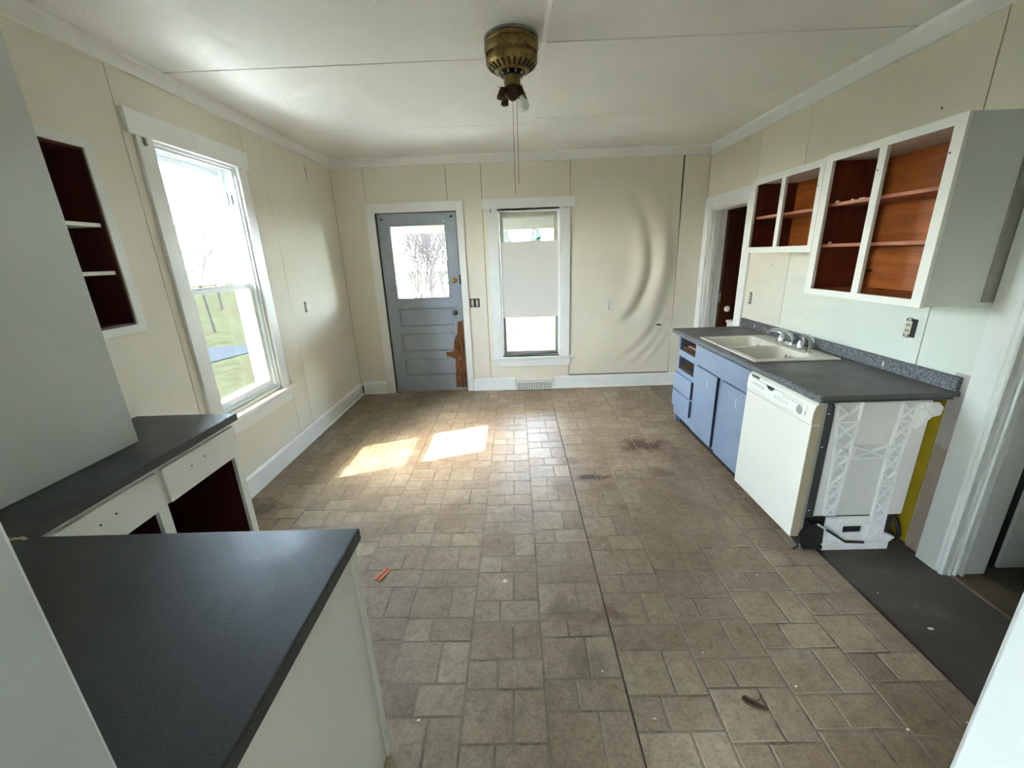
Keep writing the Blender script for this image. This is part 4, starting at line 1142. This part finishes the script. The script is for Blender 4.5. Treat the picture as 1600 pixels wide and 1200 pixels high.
pn = thing('peninsula_cabinet', 'white peninsula cabinet with plain end panel in the foreground', 'base cabinet', (-1.0, 0.62, 0))
part('end_panel', MB().box(-0.503, -0.484, 0.285, 0.966, 0.001, LZ-0.039), 'white_cab', pn, bevel=0.002)
part('corner_strip', MB().box(-0.4838, -0.476, 0.945, 0.973, 0.001, LZ-0.04), 'white_cab', pn, bevel=0.002)
part('back_panel', MB().box(-1.465, -0.504, 0.950, 0.966, 0.001, LZ-0.039), 'white_cab', pn, bevel=0.002)
part('carcass', MB().box(XL+0.002, -0.505, 0.285, 0.949, 0.09, 0.105).box(XL+0.002, XL+0.02, 0.285, 0.949, 0.106, LZ-0.039), 'maroon', pn, split=True)

tc = thing('tall_cabinet', 'tall plain white cupboard standing on the dark corner worktop', 'tall cabinet', (-1.8, 1.1, LZ))
hx = -1.664
part('carcass', MB().box(XL+0.035, hx-0.0195, 0.285, 1.632, LZ+0.0015, ZC-0.002), 'grey_white', tc, bevel=0.002)
part('door', MB().box(hx-0.019, hx, 0.98, 1.632, LZ+0.0015, ZC-0.002), 'grey_white', tc, bevel=0.003)
part('door', MB().box(hx-0.019, hx, 0.285, 0.977, LZ+0.0015, ZC-0.002), 'grey_white', tc, bevel=0.003)

# ================================================================== CEILING FAN (no blades)
fx_, fy_ = 0.018, 2.49
fan = thing('ceiling_fan', 'blade-less antique brass ceiling fan motor with single bulb and pull chains', 'ceiling fan', (fx_, fy_, 1.92))
def LZc(prof):
    return [(r, z) for r, z in prof]
part('canopy_plate', MB().lathe([(0.134, ZC-0.0005), (0.136, ZC-0.008), (0.134, ZC-0.012)], (fx_, fy_, 0), 48), 'galv', fan, smooth=True)
part('motor_housing', MB().lathe([(0.130, ZC-0.0122), (0.136, ZC-0.018), (0.136, ZC-0.030), (0.132, ZC-0.034), (0.136, ZC-0.039), (0.1365, ZC-0.058), (0.131, ZC-0.068), (0.128, ZC-0.072), (0.128, ZC-0.092), (0.131, ZC-0.095)], (fx_, fy_, 0), 48), 'antique', fan, smooth=True)
kn_ = MB()
for k in range(60):
    a = 2*math.pi*k/60
    c_, s_ = math.cos(a), math.sin(a)
    kn_.bar((fx_+0.1288*c_, fy_+0.1288*s_, ZC-0.076), (fx_+0.1288*c_, fy_+0.1288*s_, ZC-0.088), 0.004, 0.003)
part('knurled_band', kn_, 'copper_dark', fan, stuff=True)
vr = part('vent_ring', MB().lathe([(0.131, ZC-0.0952), (0.131, ZC-0.112), (0.124, ZC-0.122), (0.080, ZC-0.150), (0.070, ZC-0.152)], (fx_, fy_, 0), 48), 'antique', fan, smooth=True)
for k in range(24):
    a = 2*math.pi*(k+0.5)/24
    c_, s_ = math.cos(a), math.sin(a)
    part('vent_slot', MB().bar((fx_+0.119*c_, fy_+0.119*s_, ZC-0.1262), (fx_+0.088*c_, fy_+0.088*s_, ZC-0.1460), 0.010, 0.0016, (c_, s_, 1.5)), 'dark', vr)
part('blade_hub', MB().lathe([(0.066, ZC-0.1521), (0.066, ZC-0.158), (0.050, ZC-0.166)], (fx_, fy_, 0), 32), 'black', fan, smooth=True)
for k in range(10):
    a = 2*math.pi*k/10
    part('hub_screw', MB().lathe([(0.007, ZC-0.152), (0.007, ZC-0.163), (0.004, ZC-0.166)], (fx_+0.060*math.cos(a), fy_+0.060*math.sin(a), 0), 10), 'steel', fan, smooth=True)
part('switch_housing', MB().lathe([(0.042, ZC-0.160), (0.043, ZC-0.166), (0.043, ZC-0.205), (0.040, ZC-0.212)], (fx_, fy_, 0), 32), 'antique', fan, smooth=True)
part('light_fitter', MB().lathe([(0.040, ZC-0.2122), (0.048, ZC-0.220), (0.046, ZC-0.240), (0.034, ZC-0.258), (0.020, ZC-0.268), (0.010, ZC-0.276)], (fx_, fy_, 0), 28), 'copper_dark', fan, smooth=True)
for k, an in enumerate((-0.95, 0.62, 2.19, 3.76)):
    c_, s_ = math.cos(an), math.sin(an)
    A_ = Vector((fx_+0.030*c_, fy_+0.030*s_, ZC-0.232))
    B_ = Vector((fx_+0.062*c_, fy_+0.062*s_, ZC-0.238))
    C_ = Vector((fx_+0.074*c_, fy_+0.074*s_, ZC-0.268))
    sk_ = part('socket', MB().tube([A_, B_, C_], [0.013, 0.018, 0.020], 16).tube([C_, C_+Vector((0.002*c_, 0.002*s_, -0.008))], [0.021, 0.021], 16), 'copper_dark', fan, smooth=True)
    part('socket_mouth', MB().tube([C_+Vector((0.003*c_, 0.003*s_, -0.0082)), C_+Vector((0.003*c_, 0.003*s_, -0.0094))], [0.014, 0.014], 14), 'dark', sk_)
    part('thumb_screw', MB().tube([B_+Vector((0.012*c_, 0.012*s_, 0.006)), B_+Vector((0.026*c_, 0.026*s_, 0.012))], 0.0022, 8), 'steel', sk_)
    if k == 0:
        D_ = Vector((0.35*c_, 0.35*s_, -1)).normalized()
        T0 = C_+D_*0.008
        prof = [(0.0, 0.012), (0.010, 0.0125), (0.018, 0.016), (0.032, 0.026), (0.046, 0.0295), (0.060, 0.027), (0.070, 0.018), (0.0745, 0.006)]
        part('bulb', MB().tube([T0+D_*h for h, r in prof], [r for h, r in prof], 20), 'bulb', sk_, smooth=True, label='white frosted bulb')
for (dx, zb) in ((0.000, 1.925), (0.021, 1.976)):
    ch = part('pull_chain', MB().tube([(fx_+dx, fy_, ZC-0.262), (fx_+dx, fy_, zb)], 0.0013, 6), 'copper_dark', fan)

# ================================================================== SMALL WALL FITTINGS
o1 = thing('wall_outlet', 'white covered outlet on the sagging back wall sheet', 'outlet', (1.09, YB-0.02, 0.93), group='electrical fittings')
part('cover', MB().box(1.050, 1.132, YB-0.034, YB-0.018, 0.932, 1.060), 'outlet', o1, bevel=0.003)
part('receptacle', MB().box(1.074, 1.108, YB-0.0352, YB-0.0338, 1.000, 1.040).box(1.074, 1.108, YB-0.0352, YB-0.0338, 0.952, 0.992), 'old_outlet', o1, bevel=0.001, split=True)
def open_box(name, label, axis, c, sgn, u, z, w, h, dev):
    loc = (c, u, z-h/2) if axis == 'x' else (u, c, z-h/2)
    t_ = thing(name, label, 'outlet', loc, group='electrical fittings')
    a, b = sorted((c+sgn*0.0006, c+sgn*0.002))
    part('box_mouth', MB().slab(axis, a, b, u-w/2, u+w/2, z-h/2, z+h/2), 'black', t_)
    a, b = sorted((c+sgn*0.002, c+sgn*0.008))
    for du, hh, ww in dev:
        r = part('receptacle', MB().slab(axis, a, b, u+du-ww/2, u+du+ww/2, z-hh/2, z+hh/2), 'old_outlet', t_, bevel=0.003)
        e, f = sorted((c+sgn*0.008, c+sgn*0.0086))
        part('slot', MB().slab(axis, e, f, u+du-ww*0.25, u+du-ww*0.10, z+hh*0.12, z+hh*0.30).slab(axis, e, f, u+du+ww*0.10, u+du+ww*0.25, z+hh*0.12, z+hh*0.30).slab(axis, e, f, u+du-ww*0.25, u+du-ww*0.10, z-hh*0.30, z-hh*0.12).slab(axis, e, f, u+du+ww*0.10, u+du+ww*0.25, z-hh*0.30, z-hh*0.12), 'black', r, split=True)
        part('ear', MB().slab(axis, a, b, u+du-ww*0.3, u+du+ww*0.3, z+h/2-0.014, z+h/2+0.006).slab(axis, a, b, u+du-ww*0.3, u+du+ww*0.3, z-h/2-0.006, z-h/2+0.014), 'galv', t_, split=True)
open_box('switch_box', 'uncovered double switch box between grey door and narrow window', 'y', YB, -1, -0.481, 1.082, 0.115, 0.100, [(-0.026, 0.068, 0.028), (0.026, 0.068, 0.028)])
open_box('open_outlet', 'uncovered outlet on the left wall past the window', 'x', XL, 1, 3.878, 1.207, 0.045, 0.090, [(0.0, 0.060, 0.028)])
open_box('open_outlet', 'uncovered dark outlet on the right wall under the tall upper cabinet', 'x', XR, -1, 2.222, 1.152, 0.066, 0.098, [(0.010, 0.072, 0.036)])
open_box('open_outlet', 'uncovered outlet on the right wall beside the far doorway', 'x', XR, -1, 3.805, 1.157, 0.045, 0.098, [(0.0, 0.070, 0.028)])

vg = thing('floor_register', 'white heating register set in the back baseboard under the window', 'vent', (0.2, YB-0.03, 0))
part('frame', MB().hexa([(-0.038, YB-0.075, 0.001), (0.438, YB-0.075, 0.001), (0.438, YB-0.001, 0.001), (-0.038, YB-0.001, 0.001), (-0.034, YB-0.030, 0.105), (0.434, YB-0.030, 0.105), (0.434, YB-0.001, 0.105), (-0.034, YB-0.001, 0.105)]), 'trim', vg, bevel=0.003)
lvr = MB()
def FP(u, v, lift):
    return (-0.020+0.44*u, YB-0.075+0.045*v-lift, 0.004+0.100*v+lift*0.4)
lvr.hexa([FP(0, 0.1, 0.0005), FP(1, 0.1, 0.0005), FP(1, 0.1, -0.004), FP(0, 0.1, -0.004), FP(0, 0.88, 0.0005), FP(1, 0.88, 0.0005), FP(1, 0.88, -0.004), FP(0, 0.88, -0.004)])
gr = part('grille', lvr, 'vent_mesh', vg, label='grey register grille')
for k in range(14):
    part('slat', MB().bar(FP((k+0.5)/14, 0.14, 0.0016), FP((k+0.5)/14, 0.84, 0.0016), 0.020, 0.003, (0, -1, 0.5)), 'vent_slat', gr)
part('dark_edge', MB().box(-0.034, 0.434, YB-0.034, YB-0.028, 0.1052, 0.108), 'gasket', vg)
part('dark_edge', MB().box(-0.030, 0.430, YB-0.0765, YB-0.0752, 0.001, 0.010), 'dark', vg)

# ================================================================== DEBRIS ON THE FLOOR
ang = math.atan2(1.822-1.741, -0.734+0.774)
for k, (off, m_) in enumerate(((-0.014, 'shim'), (0.0, 'shim_dark'), (0.014, 'shim'))):
    cx, cy = -0.754-off*math.sin(ang), 1.782+off*math.cos(ang)*0.9
    dx, dy = 0.045*math.cos(ang), 0.045*math.sin(ang)
    solo('wood_shim', MB().bar((cx-dx, cy-dy, 0.0034), (cx+dx, cy+dy, 0.0034), 0.0115, 0.006), m_,
         ['orange wood shim nearest the peninsula of three on the floor', 'darker middle wood shim of three on the floor', 'orange wood shim farthest from the peninsula of three on the floor'][k] if False else
         ['rightmost orange wood strip of the three by the peninsula', 'middle dark orange wood strip of the three by the peninsula', 'leftmost orange wood strip of the three by the peninsula'][k], 'wood strip', group='orange wood strips')
lf = MB()
lx, ly = 0.832, 1.093
outl = [(-0.040, 0.020), (-0.026, 0.030), (-0.010, 0.016), (0.010, 0.000), (0.034, -0.022), (0.010, -0.020), (-0.014, -0.012), (-0.034, 0.000)]
top_ = [(lx+x, ly+y, 0.004+0.010*abs(math.sin(3*i))) for i, (x, y) in enumerate(outl)]
bot_ = [(x, y, 0.0008) for x, y, z in top_]
n = len(outl)
lf.add(top_+bot_+[(lx-0.004, ly+0.004, 0.003)], [(i, (i+1) % n, 2*n) for i in range(n)]+[(i, n+i, n+(i+1) % n, (i+1) % n) for i in range(n)]+[tuple(range(2*n-1, n-1, -1))])
leaf = thing('dried_leaf', 'crumpled dry brown leaf lying on the floor in front', 'leaf', (lx, ly, 0.0))
part('blade', lf, 'leaf', leaf)
part('stem', MB().tube([(lx, ly+0.005, 0.003), (lx+0.022, ly+0.012, 0.005), (lx+0.036, ly+0.030, 0.003)], 0.0014, 6), 'leaf', leaf)
solo('washer', MB().lathe([(0.010, 0.0006), (0.010, 0.0022), (0.0045, 0.0022), (0.0045, 0.0006)], (-0.100, 1.719, 0), 18, cap=False), 'chip', 'small pale ring washer on the floor tile', 'washer', smooth=True)
random.seed(21)
spots = [(1.19, 1.72, 'on the reddish tile by the bare floor edge'), (1.70, 1.60, 'on the bare floor near the vinyl edge'), (1.76, 1.40, 'largest one on the dark bare floor'),
         (1.02, 1.155, 'just behind the dried leaf'), (0.73, 1.30, 'between the leaf and the long seam'), (0.46, 1.98, 'right of the long seam, mid floor'),
         (-0.40, 1.06, 'beside the peninsula end panel'), (0.30, 1.23, 'on the dark patch left of the long seam'), (-0.06, 1.45, 'left of the seam, below the washer'),
         (1.30, 1.00, 'right of the dried leaf, near the front'), (0.45, 1.05, 'right beside the seam near the front'), (1.52, 1.02, 'by the vinyl edge at the front right'),
         (0.36, 2.88, 'in the brown stain on the seam'), (1.24, 2.52, 'in front of the blue cabinet doors'), (-0.55, 2.24, 'in the open floor right of the sunlight')]
for i, (x, y, where) in enumerate(spots):
    s = random.uniform(0.0025, 0.0055)
    if i == 2:
        s = 0.010
    a = random.uniform(0, 3.1)
    pts = []
    for k in range(5):
        b = a+k*1.257
        rr_ = s*random.uniform(0.5, 1.1)
        pts.append((x+rr_*math.cos(b)*1.5, y+rr_*math.sin(b)))
    zf = 0.0006 if x < LINO_X else -0.0114
    solo('paint_flake', MB().prism(pts, 'z', zf, zf+0.0012), 'chip', 'small white paint flake '+where, 'paint flake', group='paint flakes on the floor')

# ================================================================== OUTDOORS
GZ = -0.45
gnd = MB().box(-60, 60, -40, 70, GZ-0.2, GZ)
ground = solo('lawn', gnd, 'grass', 'pale winter lawn outside the windows', 'lawn', kind='structure')
rd = [(-6.5, 9.9), (-7.1, 10.8), (-8.2, 10.5), (-11.0, 10.2), (-9.5, 7.5), (-6.9, 8.5)]
solo('driveway', MB().prism(rd, 'z', GZ+0.002, GZ+0.02), 'asphalt', 'grey paved patch on the lawn seen through the left window', 'driveway', kind='structure')

def grow(mb, p, d, length, r, depth, rng, spread, sides=4, up=0.1, kids=(2, 3)):
    pts, rad = [p], [r]
    nseg = 3
    for i in range(nseg):
        d = (d+Vector((rng.uniform(-.18, .18), rng.uniform(-.18, .18), rng.uniform(-.08, .14)))).normalized()
        p = p+d*length/nseg
        pts.append(p)
        rad.append(r*(1-0.35*(i+1)/nseg))
    mb.tube(pts, rad, sides, cap=False)
    if depth == 0:
        return
    for k in range(rng.randint(*kids)):
        j = rng.choice((1, 2, 3, 3))
        nd = (d+Vector((rng.uniform(-1, 1), rng.uniform(-1, 1), rng.uniform(-.35, .8)))*spread+Vector((0, 0, up))).normalized()
        grow(mb, pts[j], nd, length*rng.uniform(.62, .85), rad[j]*0.72, depth-1, rng, spread, sides, up, kids)
def bare_tree(name, label, base, h, r, depth, seed, group, kids=(2, 3), stems=1, spread=0.75):
    rng = random.Random(seed)
    t_ = thing(name, label, 'tree' if stems == 1 else 'shrub', base, group=group)
    tk, br = MB(), MB()
    for s in range(stems):
        d = Vector((rng.uniform(-.3, .3), rng.uniform(-.3, .3), 1)).normalized() if stems > 1 else Vector((rng.uniform(-.06, .06), rng.uniform(-.06, .06), 1))
        b0 = Vector(base)+(Vector((rng.uniform(-1, 1), rng.uniform(-.4, .4), 0))*h*0.33 if stems > 1 else Vector((0, 0, 0)))
        q = b0+d*h*0.28
        tk.tube([b0-Vector((0, 0, .05)), b0+d*h*0.14, q], [r, r*.85, r*.72], 7)
        for k in range(4 if stems == 1 else 3):
            nd = (d+Vector((rng.uniform(-1, 1), rng.uniform(-1, 1), rng.uniform(.1, .7)))*0.6).normalized()
            grow(br, q, nd, h*0.28, r*.6, depth, rng, spread, 3, 0.12, kids)
    part('trunk', tk, 'bark', t_, smooth=True)
    part('branches', br, 'bark', t_, stuff=True)
bare_tree('bare_tree', 'bare tree standing beyond the left window', (-9.8, 13.2, GZ), 5.0, 0.045, 5, 4, 'bare trees outside', (2, 4))
bare_tree('bare_tree', 'slim bare sapling farther out beyond the left window', (-14.5, 20.4, GZ), 6.0, 0.06, 5, 9, 'bare trees outside', (2, 4))
bare_tree('bare_shrub', 'dense leafless shrub seen through the back door glass', (-2.15, 10.6, GZ), 3.7, 0.014, 4, 5, 'leafless shrubs behind the house', (3, 5), 24, 1.0)
bare_tree('bare_shrub', 'leafless shrub farther back behind the back door glass', (-3.6, 17.0, GZ), 5.4, 0.036, 4, 15, 'leafless shrubs behind the house', (3, 4), 12, 1.0)
bare_tree('bare_tree', 'bare tree far behind the narrow back window', (1.0, 24.0, GZ), 6.0, 0.10, 4, 12, 'bare trees outside')
# distant evergreens behind the back window
for i, (x, y, h) in enumerate(((-0.6, 30, 3.6), (1.6, 33, 4.2), (3.2, 31, 3.4), (-4.0, 31, 3.2))):
    rng = random.Random(40+i)
    mb = MB()
    prof = [(0.12, 0.0), (0.14, 0.3)]
    for k in range(7):
        z = 0.3+h*k/7
        rr_ = (1-k/7)*h*0.36
        prof += [(rr_, z), (rr_*0.55, z+h/9)]
    prof.append((0.02, h))
    mb.lathe(prof, (x, y, GZ), 14)
    mb.v = [(a+rng.uniform(-.12, .12), b+rng.uniform(-.12, .12), c+rng.uniform(-.06, .06)) for a, b, c in mb.v]
    solo('evergreen_tree', mb, 'evergreen', ['distant evergreen left of centre behind the narrow window', 'tallest distant evergreen behind the narrow window', 'rightmost distant evergreen behind the narrow window', 'distant evergreen behind the back door glass'][i], 'tree', group='distant evergreens')
# added unseen pale walk along the sunny side of the house and a far hedge line
solo('ground_reflector', MB().box(-4.65, -2.45, -4.0, 7.5, GZ+0.001, GZ+0.03), 'reflector', 'added unseen pale walk along the house under the left window', 'reflector', kind='structure')  # out of view, added to bounce daylight up to the ceiling
# porch behind the back door
pr = thing('back_porch', 'white back porch with beam and slanted brace outside the grey door', 'porch', (-0.8, 6.3, GZ))
part('beam', MB().box(-3.9, 2.6, 7.44, 7.56, 2.020, 2.20), 'porch', pr, bevel=0.004)
part('beam_cap', MB().box(-3.9, 2.6, 7.40, 7.60, 2.202, 2.24), 'porch', pr)
part('porch_ceiling', MB().box(-3.9, 2.6, YB+0.16, 7.60, 2.30, 2.33), 'porch', pr)
part('brace', MB().bar((-2.065, 7.50, 2.02), (-1.85, 7.50, 0.62), 0.115, 0.09, (0, 1, 0)), 'trim', pr, bevel=0.004)
part('post', MB().box(-3.86, -3.74, 7.44, 7.56, GZ, 2.019).box(2.44, 2.56, 7.44, 7.56, GZ, 2.019), 'trim', pr, bevel=0.004, split=True)
part('rail', MB().bar((-3.74, 7.50, 0.60), (-1.85, 7.50, 0.60), 0.06, 0.04), 'trim', pr)
part('deck', MB().box(-3.9, -0.7, YB+0.16, 7.6, GZ, -0.06), 'concrete', pr, bevel=0.01)
